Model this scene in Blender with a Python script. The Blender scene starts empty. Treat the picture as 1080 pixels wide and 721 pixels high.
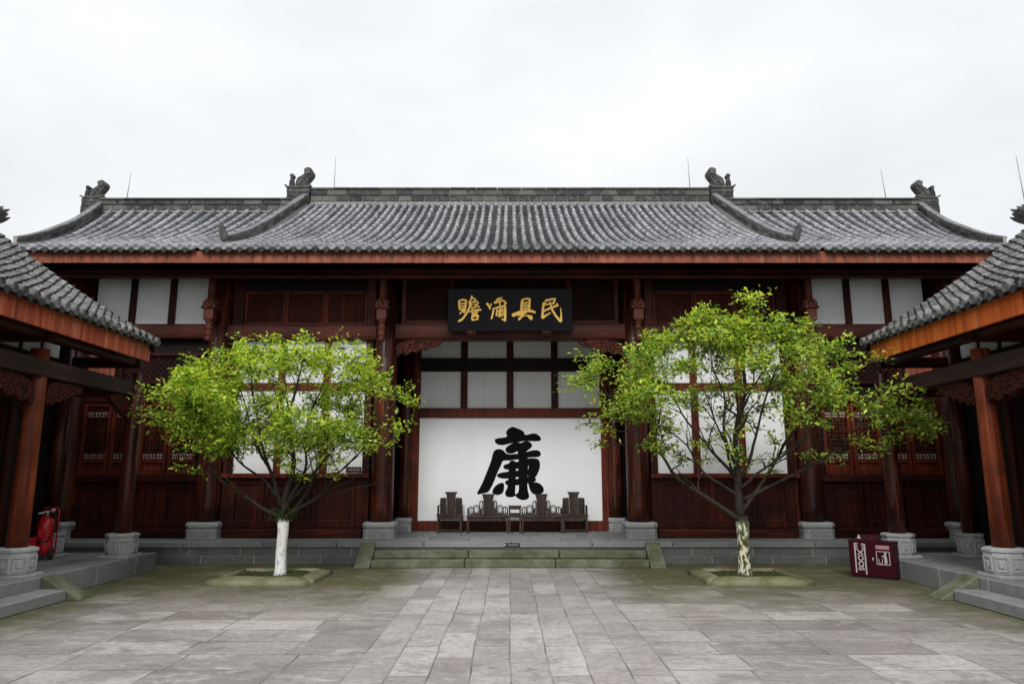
import bpy, bmesh, math, random
from mathutils import Vector, Matrix, noise

R = math.radians
scene = bpy.context.scene
col = scene.collection

# ------------------------------------------------------------------ camera
cam_d = bpy.data.cameras.new("camera")
cam = bpy.data.objects.new("camera", cam_d)
col.objects.link(cam)
cam_d.sensor_width = 36.0
cam_d.lens = 760.0 / 1080.0 * 36.0
cam_d.shift_x = 2.0 / 1080.0
cam_d.clip_start = 0.1
cam_d.clip_end = 2000
cam.location = (0, 0, 1.6)
cam.rotation_euler = (R(90 + 10.59), 0, 0)
scene.camera = cam

# ------------------------------------------------------------------ sky, sun, exposure
SUN_EL, SUN_AZ = 40.0, 188.0      # high soft sun behind the photographer, veiled by cloud
world = bpy.data.worlds.new("World")
scene.world = world
world.use_nodes = True
nt = world.node_tree
nt.nodes.clear()
w_out = nt.nodes.new("ShaderNodeOutputWorld")
w_bg = nt.nodes.new("ShaderNodeBackground")
w_bg.inputs["Strength"].default_value = 0.1
sky = nt.nodes.new("ShaderNodeTexSky")
sky.sky_type = 'NISHITA'
sky.sun_disc = False
sky.sun_elevation = R(SUN_EL)
sky.sun_rotation = R(SUN_AZ)
tc = nt.nodes.new("ShaderNodeTexCoord")
sep = nt.nodes.new("ShaderNodeSeparateXYZ")
nt.links.new(tc.outputs["Generated"], sep.inputs[0])
ramp = nt.nodes.new("ShaderNodeValToRGB")       # overcast: brighter towards the zenith
ramp.color_ramp.elements[0].position = 0.0
ramp.color_ramp.elements[0].color = (0.60, 0.61, 0.617, 1)
ramp.color_ramp.elements[1].position = 1.0
ramp.color_ramp.elements[1].color = (1.6, 1.62, 1.64, 1)
e = ramp.color_ramp.elements.new(0.58)
e.color = (0.64, 0.652, 0.665, 1)
nt.links.new(sep.outputs["Z"], ramp.inputs[0])
cn = nt.nodes.new("ShaderNodeTexNoise")
cn.inputs["Scale"].default_value = 2.2
cn.inputs["Detail"].default_value = 5
cn.inputs["Roughness"].default_value = 0.5
mp = nt.nodes.new("ShaderNodeMapping")
mp.inputs["Scale"].default_value = (1.0, 1.0, 2.2)
mp.inputs["Location"].default_value = (0.35, 0.1, 0.2)
nt.links.new(tc.outputs["Generated"], mp.inputs[0])
nt.links.new(mp.outputs[0], cn.inputs[0])
cr = nt.nodes.new("ShaderNodeMapRange")
cr.inputs["From Min"].default_value = 0.3
cr.inputs["From Max"].default_value = 0.7
cr.inputs["To Min"].default_value = 9.5
cr.inputs["To Max"].default_value = 12.2
nt.links.new(cn.outputs["Fac"], cr.inputs["Value"])
vm = nt.nodes.new("ShaderNodeVectorMath")
vm.operation = 'SCALE'
nt.links.new(ramp.outputs[0], vm.inputs[0])
nt.links.new(cr.outputs[0], vm.inputs["Scale"])
mx = nt.nodes.new("ShaderNodeMix")
mx.data_type = 'RGBA'
mx.inputs[0].default_value = 0.95
nt.links.new(sky.outputs[0], mx.inputs[6])
nt.links.new(vm.outputs[0], mx.inputs[7])
nt.links.new(mx.outputs[2], w_bg.inputs["Color"])
nt.links.new(w_bg.outputs[0], w_out.inputs[0])

sun_d = bpy.data.lights.new("sun", 'SUN')
sun_d.energy = 1.5
sun_d.angle = R(22)
sun_d.color = (1.0, 0.97, 0.93)
sun = bpy.data.objects.new("sun", sun_d)
col.objects.link(sun)
sun.location = (0, -20, 30)
sun.rotation_euler = (R(90 - SUN_EL), 0, R(180 - SUN_AZ))

vs = scene.view_settings
vs.view_transform = 'Standard'
vs.look = 'None'
vs.exposure = 0.48
vs.gamma = 1.0
vs.use_curve_mapping = False

# ------------------------------------------------------------------ materials
class MatB:
    def __init__(self, name, rough=0.6, spec=0.5):
        self.m = bpy.data.materials.new(name)
        self.m.use_nodes = True
        self.nt = self.m.node_tree
        self.b = self.nt.nodes["Principled BSDF"]
        self.b.inputs["Roughness"].default_value = rough
        self.b.inputs["Specular IOR Level"].default_value = spec
        self.tc = self.n("ShaderNodeTexCoord")
    def n(self, t, **kw):
        x = self.nt.nodes.new(t)
        for k, v in kw.items():
            setattr(x, k, v)
        return x
    def l(self, a, b):
        self.nt.links.new(a, b)
    def noise(self, scale=5, detail=4, rough=0.55, stretch=(1, 1, 1), dist=0.0):
        mp = self.n("ShaderNodeMapping")
        mp.inputs["Scale"].default_value = stretch
        self.l(self.tc.outputs["Object"], mp.inputs[0])
        t = self.n("ShaderNodeTexNoise")
        t.inputs["Scale"].default_value = scale
        t.inputs["Detail"].default_value = detail
        t.inputs["Roughness"].default_value = rough
        t.inputs["Distortion"].default_value = dist
        self.l(mp.outputs[0], t.inputs[0])
        return t.outputs["Fac"]
    def island(self):
        return self.n("ShaderNodeNewGeometry").outputs["Random Per Island"]
    def ramp(self, fac, stops):
        r = self.n("ShaderNodeValToRGB")
        el = r.color_ramp.elements
        while len(el) > 1:
            el.remove(el[0])
        for i, (p, c) in enumerate(stops):
            ee = el[0] if i == 0 else el.new(p)
            ee.position = p
            ee.color = (c[0], c[1], c[2], 1) if len(c) == 3 else c
        self.l(fac, r.inputs[0])
        return r.outputs[0]
    def mix(self, fac, a, b, mode='MIX'):
        m = self.n("ShaderNodeMix", data_type='RGBA', blend_type=mode)
        for sock, v in ((m.inputs[0], fac), (m.inputs[6], a), (m.inputs[7], b)):
            if isinstance(v, (int, float)):
                sock.default_value = v
            elif isinstance(v, tuple):
                sock.default_value = (v[0], v[1], v[2], 1)
            else:
                self.l(v, sock)
        return m.outputs[2]
    def math(self, op, a, b=None, clamp=False):
        m = self.n("ShaderNodeMath", operation=op, use_clamp=clamp)
        for sock, v in ((m.inputs[0], a), (m.inputs[1], b)):
            if v is None:
                continue
            if isinstance(v, (int, float)):
                sock.default_value = v
            else:
                self.l(v, sock)
        return m.outputs[0]
    def rng(self, v, a, b, c=0.0, d=1.0, smooth=False):
        m = self.n("ShaderNodeMapRange")
        if smooth:
            m.interpolation_type = 'SMOOTHSTEP'
        for i, x in enumerate((a, b, c, d)):
            m.inputs[i + 1].default_value = x
        self.l(v, m.inputs[0])
        return m.outputs[0]
    def xyz(self, which="Object"):
        s = self.n("ShaderNodeSeparateXYZ")
        self.l(self.tc.outputs[which] if which in ("Object", "Generated") else which, s.inputs[0])
        return s.outputs
    def base(self, c):
        if isinstance(c, tuple):
            self.b.inputs["Base Color"].default_value = (c[0], c[1], c[2], 1)
        else:
            self.l(c, self.b.inputs["Base Color"])
        return self
    def bump(self, h, strength=0.4, dist=0.02):
        bp = self.n("ShaderNodeBump")
        bp.inputs["Strength"].default_value = strength
        bp.inputs["Distance"].default_value = dist
        self.l(h, bp.inputs["Height"])
        self.l(bp.outputs[0], self.b.inputs["Normal"])
        return self
    def rough(self, v):
        self.l(v, self.b.inputs["Roughness"])
        return self

def wood(name, dark, mid, light, along='z', rough=(0.4, 0.7), scratch=0.25, spec=0.18):
    b = MatB(name, spec=spec)
    st = {'z': (14, 14, 0.7), 'x': (0.7, 14, 14), 'y': (14, 0.7, 14)}[along]
    g = b.noise(1.0, 8, 0.62, st, 0.6)
    big = b.noise(1.3, 3, 0.5)
    c = b.ramp(g, [(0.28, dark), (0.52, mid), (0.75, light)])
    c = b.mix(b.rng(big, 0.36, 0.64, 0.0, 0.75), c, dark)
    st2 = tuple(v * 3 if v > 1 else v * 1.4 for v in st)
    s = b.noise(1.0, 2, 0.5, st2)
    pale = tuple(min(1, v * 1.9 + 0.04) for v in light)
    c = b.mix(b.math('MULTIPLY', b.rng(s, 0.66, 0.74), scratch), c, pale)
    b.base(c)
    b.rough(b.rng(g, 0.3, 0.7, rough[0], rough[1]))
    b.bump(g, 0.25, 0.006)
    return b.m

M = {}
M['wood_v'] = wood('dark_red_wood_upright', (0.008, 0.002, 0.0015), (0.048, 0.0078, 0.004), (0.14, 0.024, 0.010), 'z')
M['wood_h'] = wood('dark_red_wood_level', (0.008, 0.002, 0.0015), (0.048, 0.0078, 0.004), (0.14, 0.024, 0.010), 'x')
M['wood_y'] = wood('dark_red_wood_lengthwise', (0.008, 0.002, 0.0015), (0.048, 0.0078, 0.004), (0.14, 0.024, 0.010), 'y')
M['beam'] = wood('red_brown_beam', (0.035, 0.010, 0.007), (0.10, 0.026, 0.018), (0.17, 0.05, 0.035), 'x', (0.45, 0.7))
M['column'] = wood('column_lacquer', (0.009, 0.003, 0.002), (0.062, 0.012, 0.006), (0.22, 0.048, 0.017), 'z', (0.25, 0.5), 0.5, 0.3)
M['column_red'] = wood('worn_lit_orange_column', (0.05, 0.010, 0.005), (0.20, 0.042, 0.015), (0.35, 0.085, 0.025), 'z', (0.3, 0.55), 0.3)  # orange of the lit near porch columns put into the colour
M['frame'] = wood('door_frame_red', (0.035, 0.006, 0.003), (0.13, 0.023, 0.010), (0.25, 0.055, 0.024), 'z', (0.4, 0.6))
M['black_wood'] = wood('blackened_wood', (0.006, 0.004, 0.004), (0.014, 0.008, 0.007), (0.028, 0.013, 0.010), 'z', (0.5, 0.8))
M['rosewood'] = wood('chair_rosewood', (0.022, 0.015, 0.013), (0.052, 0.037, 0.032), (0.12, 0.088, 0.076), 'z', (0.3, 0.5))
M['grey_wood'] = wood('dark_brown_beam', (0.012, 0.006, 0.005), (0.036, 0.017, 0.014), (0.075, 0.038, 0.032), 'y', (0.5, 0.8))  # darker brown tone for the side-hall tie beams
M['carved'] = None

def fascia_mat(name, dark, mid, light, axis):
    b = MatB(name, spec=0.35)
    st = (9, 9, 0.6)
    g = b.noise(1.0, 6, 0.6, st, 0.3)
    s = b.xyz()
    u = s[axis]
    plank = b.n("ShaderNodeTexWhiteNoise", noise_dimensions='1D')
    b.l(b.math('FLOOR', b.math('MULTIPLY', u, 2.3)), plank.inputs["W"])
    c = b.ramp(g, [(0.25, dark), (0.5, mid), (0.72, light)])
    c = b.mix(b.math('MULTIPLY', plank.outputs["Value"], 0.5), c, dark)
    drip = b.noise(1.0, 3, 0.6, (16, 16, 0.25))
    dn = b.noise(0.6, 2, 0.5)
    c = b.mix(b.math('MULTIPLY', b.rng(drip, 0.58, 0.70), b.rng(dn, 0.4, 0.65, 0.1, 0.75)), c, (0.36, 0.25, 0.2))
    drip2 = b.noise(1.0, 3, 0.6, (11, 11, 0.2))
    c = b.mix(b.rng(drip2, 0.60, 0.72, 0, 0.7), c, (0.03, 0.012, 0.01))
    b.base(c)
    b.b.inputs["Roughness"].default_value = 0.6
    fr = b.math('FRACT', b.math('MULTIPLY', u, 2.3))
    seam = b.rng(b.math('ABSOLUTE', b.math('SUBTRACT', fr, 0.5)), 0.485, 0.5, 1, 0)
    b.bump(seam, 0.6, 0.008)
    return b.m
M['fascia'] = fascia_mat('weathered_eave_board', (0.11, 0.026, 0.014), (0.31, 0.078, 0.038), (0.42, 0.15, 0.085), 0)
M['fascia_left'] = fascia_mat('red_eave_board', (0.17, 0.026, 0.012), (0.46, 0.082, 0.032), (0.70, 0.27, 0.16), 1)
M['fascia_right'] = fascia_mat('orange_eave_board', (0.34, 0.045, 0.008), (0.72, 0.145, 0.014), (0.85, 0.27, 0.045), 1)

def carved_mat(name, k, spec):
    b = MatB(name, 0.6, spec)
    v = b.n("ShaderNodeTexVoronoi")
    v.inputs["Scale"].default_value = 30
    b.l(b.tc.outputs["Object"], v.inputs["Vector"])
    d = v.outputs["Distance"]
    b.base(b.ramp(d, [(0.05, tuple(v * k for v in (0.24, 0.058, 0.036))), (0.4, tuple(v * k for v in (0.13, 0.03, 0.018))), (0.7, (0.015, 0.005, 0.004))]))
    b.bump(b.math('SUBTRACT', 1.0, d), 1.0, 0.05)
    return b.m
M['carved'] = carved_mat('carved_red_wood', 1.0, .3)
M['carved_dark'] = carved_mat('carved_brown_wood', 0.55, .08)

def plaster_mat(name, c1, c2, stain=0.35):
    b = MatB(name, 0.85, 0.2)
    a = b.noise(1.2, 5, 0.6)
    d = b.noise(1.0, 4, 0.6, (3, 3, 0.35))
    c = b.ramp(a, [(0.3, c2), (0.6, c1)])
    c = b.mix(b.rng(b.noise(2.7, 6, 0.7), 0.55, 0.75, 0, stain * .5), c, (0.55, 0.54, 0.51))
    c = b.mix(b.rng(d, 0.5, 0.8, 0, stain), c, tuple(v * 0.72 for v in c2))
    b.base(c)
    b.bump(b.noise(40, 3), 0.08, 0.004)
    return b.m
M['plaster'] = plaster_mat('white_plaster', (0.80, 0.81, 0.82), (0.70, 0.71, 0.73))
M['screen'] = plaster_mat('white_screen_wall', (0.82, 0.83, 0.845), (0.77, 0.785, 0.80), 0.12)

def tile_mat(name, lo, hi, pale, pale_amt, moss=0.1):
    b = MatB(name, 0.65, 0.35)
    r = b.island()
    n1 = b.noise(9, 5, 0.65)
    n2 = b.noise(1.1, 4, 0.6)
    c = b.ramp(r, [(0.0, lo), (1.0, hi)])
    c = b.mix(b.rng(n1, 0.42, 0.66, 0, pale_amt), c, pale)
    c = b.mix(b.rng(n2, 0.47, 0.68, 0, 0.7), c, tuple(v * .7 for v in lo))
    c = b.mix(b.rng(b.noise(2.3, 5, 0.7), 0.62, 0.72, 0, moss), c, (0.10, 0.115, 0.035))
    b.base(c)
    b.bump(n1, 0.35, 0.012)
    return b.m
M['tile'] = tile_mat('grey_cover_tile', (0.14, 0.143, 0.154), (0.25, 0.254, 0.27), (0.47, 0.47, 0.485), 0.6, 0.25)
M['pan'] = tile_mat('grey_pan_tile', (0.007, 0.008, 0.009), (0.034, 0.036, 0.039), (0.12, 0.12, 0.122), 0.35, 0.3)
M['wing_tile'] = tile_mat('mossy_grey_tile', (0.010, 0.010, 0.010), (0.095, 0.094, 0.091), (0.42, 0.415, 0.405), 0.45, 0.4)

def brick_wallish(name):
    b = MatB(name, 0.7, 0.3)
    r = b.island()
    n1 = b.noise(7, 6, 0.7)
    c = b.ramp(r, [(0.0, (0.022, 0.023, 0.024)), (0.6, (0.052, 0.053, 0.052)), (1.0, (0.13, 0.128, 0.118))])
    c = b.mix(b.rng(n1, 0.5, 0.68, 0, 0.55), c, (0.20, 0.20, 0.19))
    c = b.mix(b.rng(b.noise(3, 5, 0.7), 0.58, 0.7, 0, 0.3), c, (0.11, 0.115, 0.05))
    b.base(c)
    b.bump(n1, 0.5, 0.015)
    return b.m
M['ridge'] = brick_wallish('ridge_brick')
M['pan_cap'] = tile_mat('dark_ridge_cap', (0.07, 0.072, 0.075), (0.13, 0.132, 0.136), (0.30, 0.30, 0.30), 0.5, 0.2)
M['mortar'] = MatB('pale_mortar', 0.9, 0.2).base((0.30, 0.295, 0.275)).m

def stone_mat(name, lo, hi, moss=0.0, mossz=0.0, scale=3.0, vein=0.3, mosscol=(0.060, 0.064, 0.020)):
    b = MatB(name, 0.6, 0.4)
    r = b.island()
    n1 = b.noise(scale, 6, 0.62)
    n2 = b.noise(22, 4, 0.6)
    c = b.ramp(r, [(0, lo), (1, hi)])
    c = b.mix(b.rng(n1, 0.45, 0.72, 0, 0.55), c, tuple(v * 1.35 for v in hi))
    c = b.mix(b.rng(n2, 0.5, 0.75, 0, 0.4), c, tuple(v * 0.6 for v in lo))
    vn = b.noise(1.3, 3, 0.5, (1, 1, 1), 1.5)
    vv = b.math('ABSOLUTE', b.math('SUBTRACT', vn, 0.5))
    c = b.mix(b.rng(vv, 0.0, 0.008, vein, 0), c, (0.4, 0.41, 0.40))
    if moss > 0:
        mm = b.rng(b.noise(2.6, 6, 0.65), 0.36, 0.6, 0, moss)
        c = b.mix(mm, c, mosscol)
    b.base(c)
    b.rough(b.rng(n1, 0.3, 0.7, 0.45, 0.75))
    b.bump(n2, 0.3, 0.01)
    return b.m
M['stone'] = stone_mat('blue_grey_stone', (0.15, 0.16, 0.165), (0.23, 0.24, 0.24))
M['stone_face'] = stone_mat('dark_grey_stone_block', (0.085, 0.092, 0.095), (0.16, 0.168, 0.17), 0.25)
M['stone_light'] = stone_mat('pale_carved_stone', (0.30, 0.31, 0.315), (0.38, 0.39, 0.39), 0.06)
M['stone_mid'] = stone_mat('carved_base_stone', (0.27, 0.28, 0.285), (0.34, 0.35, 0.35), 0.06)
M['stone_moss'] = stone_mat('mossy_step_stone', (0.11, 0.118, 0.085), (0.16, 0.165, 0.12), 0.92, mosscol=(0.068, 0.072, 0.030))
M['moss_kerb'] = stone_mat('moss_covered_kerb', (0.17, 0.172, 0.10), (0.23, 0.228, 0.14), 0.85, mosscol=(0.105, 0.108, 0.036))
M['joint'] = MatB('pale_stone_joint', 0.9, 0.2).base((0.40, 0.405, 0.40)).m

def soil_mat():
    b = MatB('damp_soil', 0.95, 0.2)
    n = b.noise(14, 6, 0.7)
    c = b.ramp(n, [(0.3, (0.02, 0.017, 0.011)), (0.6, (0.06, 0.048, 0.03))])
    c = b.mix(b.rng(b.noise(5, 5, 0.7), 0.45, 0.62, 0, 0.7), c, (0.055, 0.06, 0.02))
    b.base(c)
    b.bump(n, 0.9, 0.04)
    return b.m
M['soil'] = soil_mat()

def ground_mat():
    b = MatB('courtyard_flagstones', 0.6, 0.4)
    s = b.xyz()
    x, y = s[0], s[1]
    wob = b.noise(0.9, 2, 0.5)
    wx = b.math('ADD', x, b.rng(wob, 0.3, 0.7, -0.012, 0.012))
    wy = b.math('ADD', y, b.rng(wob, 0.3, 0.7, 0.015, -0.015))
    def brick(u, v, w, h, off, mort):
        cb = b.n("ShaderNodeCombineXYZ")
        b.l(u, cb.inputs[0]); b.l(v, cb.inputs[1])
        br = b.n("ShaderNodeTexBrick", offset=off, offset_frequency=2)
        br.inputs["Scale"].default_value = 1.0
        br.inputs["Brick Width"].default_value = w
        br.inputs["Row Height"].default_value = h
        br.inputs["Mortar Size"].default_value = mort
        br.inputs["Mortar Smooth"].default_value = 0.35
        br.inputs["Bias"].default_value = 0.0
        br.inputs["Color1"].default_value = (0, 0, 0, 1)
        br.inputs["Color2"].default_value = (1, 1, 1, 1)
        br.inputs["Mortar"].default_value = (0.5, 0.5, 0.5, 1)
        b.l(cb.outputs[0], br.inputs["Vector"])
        return br.outputs["Color"], br.outputs["Fac"]
    rowj = b.n('ShaderNodeTexWhiteNoise', noise_dimensions='1D')
    b.l(b.math('FLOOR', b.math('DIVIDE', wy, 0.54)), rowj.inputs['W'])
    c1, f1 = brick(b.math('ADD', wx, b.rng(rowj.outputs['Value'], 0, 1, -0.09, 0.09)), wy, 1.0, 0.54, 0.0, 0.011)
    c2, f2 = brick(wy, b.math('ADD', wx, 10 * 0.336), 1.05, 0.336, 0.43, 0.008)
    inpath = b.math('LESS_THAN', b.math('ABSOLUTE', wx), 1.344)
    rnd = b.mix(inpath, c1, c2)
    fac = b.math('ADD', b.math('MULTIPLY', f1, b.math('SUBTRACT', 1.0, inpath)), b.math('MULTIPLY', f2, inpath))
    edge = b.rng(b.math('ABSOLUTE', b.math('SUBTRACT', b.math('ABSOLUTE', wx), 1.344)), 0.0, 0.012, 1, 0)
    fac = b.math('MAXIMUM', fac, edge)
    slab = b.ramp(rnd, [(0.0, (0.225, 0.203, 0.188)), (0.35, (0.305, 0.279, 0.262)), (0.7, (0.37, 0.343, 0.325)), (1.0, (0.53, 0.50, 0.475))])
    path = b.ramp(rnd, [(0.0, (0.28, 0.254, 0.241)), (0.5, (0.375, 0.346, 0.331)), (1.0, (0.49, 0.46, 0.442))])
    c = b.mix(inpath, slab, path)
    # wear, water marks and dirt
    big = b.noise(0.55, 5, 0.6)
    c = b.mix(b.rng(big, 0.42, 0.66, 0, 0.6), c, (0.15, 0.135, 0.120))
    damp = b.noise(1.0, 7, 0.68, (0.8, 1.5, 1), 0.6)
    c = b.mix(b.math('MULTIPLY', b.rng(damp, 0.52, 0.62, 0, 0.42), b.math('SUBTRACT', 1.0, b.math('MULTIPLY', inpath, 0.6))), c, (0.115, 0.103, 0.088))
    streak = b.noise(1.0, 10, 0.75, (1.6, 3.6, 1), 1.2)
    c = b.mix(b.rng(streak, 0.52, 0.66, 0, 0.6), c, (0.43, 0.42, 0.405))
    fine = b.noise(16, 6, 0.7)
    c = b.mix(b.rng(fine, 0.42, 0.68, 0, 0.5), c, (0.11, 0.10, 0.092))
    spots = b.noise(2.4, 3, 0.5)
    c = b.mix(b.rng(spots, 0.65, 0.71, 0, 0.45), c, (0.11, 0.107, 0.105))
    blot = b.noise(1.7, 10, 0.72, (1, 1.2, 1), 0.5)
    c = b.mix(b.rng(blot, 0.55, 0.60, 0, 0.45), c, (0.145, 0.128, 0.114))
    c = b.mix(b.rng(blot, 0.43, 0.38, 0, 0.45), c, (0.46, 0.445, 0.43))
    # moss: towards the hall platform, round the tree beds and along the wing kerbs, where grime and vignette darkening are painted in too
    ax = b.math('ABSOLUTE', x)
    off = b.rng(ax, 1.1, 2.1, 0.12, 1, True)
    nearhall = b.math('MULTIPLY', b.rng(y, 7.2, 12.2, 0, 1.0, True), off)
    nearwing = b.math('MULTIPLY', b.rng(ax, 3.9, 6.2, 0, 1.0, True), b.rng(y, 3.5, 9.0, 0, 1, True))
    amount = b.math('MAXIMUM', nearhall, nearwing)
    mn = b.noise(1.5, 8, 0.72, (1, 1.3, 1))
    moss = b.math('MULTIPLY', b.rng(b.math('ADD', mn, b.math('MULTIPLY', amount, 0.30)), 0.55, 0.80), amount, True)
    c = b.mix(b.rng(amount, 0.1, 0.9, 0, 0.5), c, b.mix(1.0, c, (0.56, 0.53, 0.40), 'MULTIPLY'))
    c = b.mix(moss, c, b.ramp(fine, [(0.3, (0.050, 0.052, 0.018)), (0.7, (0.115, 0.110, 0.046))]))
    jm = b.noise(1.2, 4, 0.6)
    jc = b.ramp(jm, [(0.42, (0.055, 0.052, 0.045)), (0.62, (0.23, 0.222, 0.205))])
    c = b.mix(b.math('MULTIPLY', fac, b.rng(b.noise(2.1, 4, 0.6), 0.35, 0.6, 0.35, 0.9)), c, jc)
    b.base(c)
    ro = b.rng(big, 0.3, 0.7, 0.34, 0.6)
    b.rough(b.math('ADD', ro, b.math('MULTIPLY', moss, 0.2)))
    h = b.math('ADD', b.math('MULTIPLY', fac, -1.0), b.math('MULTIPLY', fine, 0.35))
    h = b.math('ADD', h, b.math('MULTIPLY', rnd, 0.3))
    b.bump(h, 0.5, 0.012)
    return b.m
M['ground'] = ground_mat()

M['black_lacquer'] = MatB('black_lacquer', 0.35, 0.12).base((0.003, 0.003, 0.005)).m
def gold_mat():
    b = MatB('gold_leaf', 0.38)
    b.b.inputs["Metallic"].default_value = 0.55
    b.base(b.ramp(b.noise(30, 3), [(0.3, (0.62, 0.34, 0.05)), (0.7, (0.88, 0.60, 0.16))]))
    return b.m
M['gold'] = gold_mat()
M['ink'] = MatB('black_ink', 0.8, 0.08).base((0.004, 0.004, 0.005)).m
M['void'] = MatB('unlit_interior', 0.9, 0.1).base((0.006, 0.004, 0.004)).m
M['red_paint'] = MatB('red_enamel', 0.3, 0.5).base((0.46, 0.008, 0.014)).m
M['bin_red'] = MatB('maroon_paint', 0.45, 0.2).base((0.036, 0.002, 0.007)).m
M['white_paint'] = MatB('white_lettering', 0.6).base((0.50, 0.45, 0.46)).m
M['pink_paint'] = MatB('pink_label', 0.6).base((0.42, 0.2, 0.22)).m
M['rubber'] = MatB('black_rubber', 0.7).base((0.012, 0.012, 0.013)).m
mm = MatB('steel', 0.35); mm.b.inputs["Metallic"].default_value = 0.8
M['steel'] = mm.base((0.5, 0.5, 0.5)).m
M['rod'] = MatB('galvanised_rod', 0.5).base((0.28, 0.29, 0.3)).m
M['paper'] = MatB('window_paper', 0.8, 0.2).base((0.55, 0.52, 0.50)).m

def bark_mat(name, painted):
    b = MatB(name, 0.85, 0.2)
    n = b.noise(1.0, 6, 0.65, (22, 22, 6))
    c = b.ramp(n, [(0.3, (0.012, 0.010, 0.008)), (0.7, (0.055, 0.044, 0.034))])
    if painted:
        m = b.noise(1.0, 5, 0.6, (26, 26, 9))
        if painted == 'white':
            c2 = b.ramp(m, [(0.32, (0.20, 0.19, 0.16)), (0.40, (0.62, 0.62, 0.60)), (0.55, (0.78, 0.78, 0.76))])
        else:
            c2 = b.ramp(m, [(0.47, (0.055, 0.060, 0.018)), (0.55, (0.62, 0.62, 0.48))])
        z = b.xyz()[2]
        c = b.mix(b.rng(b.math('ADD', z, b.rng(m, 0.3, 0.7, -0.06, 0.06)), 0.86, 0.92, 1, 0), c, c2)
    b.base(c)
    b.bump(n, 0.8, 0.02)
    return b.m
M['bark'] = bark_mat('dark_bark', None)
M['bark_white'] = bark_mat('lime_washed_bark', 'white')
M['bark_flaky'] = bark_mat('flaking_lime_wash_bark', 'flaky')

def leaf_mat(name, stops):
    b = MatB(name, 0.45, 0.35)
    r = b.island()
    c = b.ramp(r, stops)
    c = b.mix(b.rng(b.noise(2.6, 2, 0.5), 0.50, 0.64, 0, 0.45), c, tuple(v for v in stops[-2][1]))
    c = b.mix(b.rng(b.noise(1.9, 3, 0.6, (1, 1, 1.4)), 0.36, 0.52, 0.42, 0), c, stops[0][1])
    b.base(c)
    tr = b.n("ShaderNodeBsdfTranslucent")
    b.l(b.mix(1.0, c, (1.5, 1.35, 0.6), 'MULTIPLY'), tr.inputs["Color"])
    ms = b.n("ShaderNodeMixShader")
    ms.inputs[0].default_value = 0.42
    b.l(b.b.outputs[0], ms.inputs[1])
    b.l(tr.outputs[0], ms.inputs[2])
    out = [x for x in b.nt.nodes if x.type == 'OUTPUT_MATERIAL'][0]
    b.l(ms.outputs[0], out.inputs[0])
    return b.m
M['leaf_a'] = leaf_mat('spring_green_leaf', [(0, (0.03, 0.105, 0.012)), (0.3, (0.20, 0.37, 0.035)), (0.72, (0.50, 0.66, 0.07)), (1, (0.68, 0.74, 0.16))])
M['leaf_b'] = leaf_mat('mixed_green_leaf', [(0, (0.025, 0.095, 0.017)), (0.33, (0.17, 0.35, 0.04)), (0.76, (0.46, 0.63, 0.07)), (0.95, (0.65, 0.71, 0.15)), (1, (0.52, 0.34, 0.06))])
M['weed'] = leaf_mat('weed_green', [(0, (0.03, 0.09, 0.012)), (1, (0.10, 0.22, 0.03))])

# ------------------------------------------------------------------ mesh helpers
def tag(o, label=None, cat=None, group=None, kind=None):
    for k, v in (('label', label), ('category', cat), ('group', group), ('kind', kind)):
        if v:
            o[k] = v
    return o

def empty(name, loc=(0, 0, 0), rz=0.0):
    o = bpy.data.objects.new(name, None)
    o.empty_display_size = 0.3
    col.objects.link(o)
    o.location = loc
    o.rotation_euler = (0, 0, rz)
    return o

def world_off(o):
    v = Vector((0, 0, 0))
    while o is not None:
        v += o.location
        o = o.parent
    return v

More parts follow.
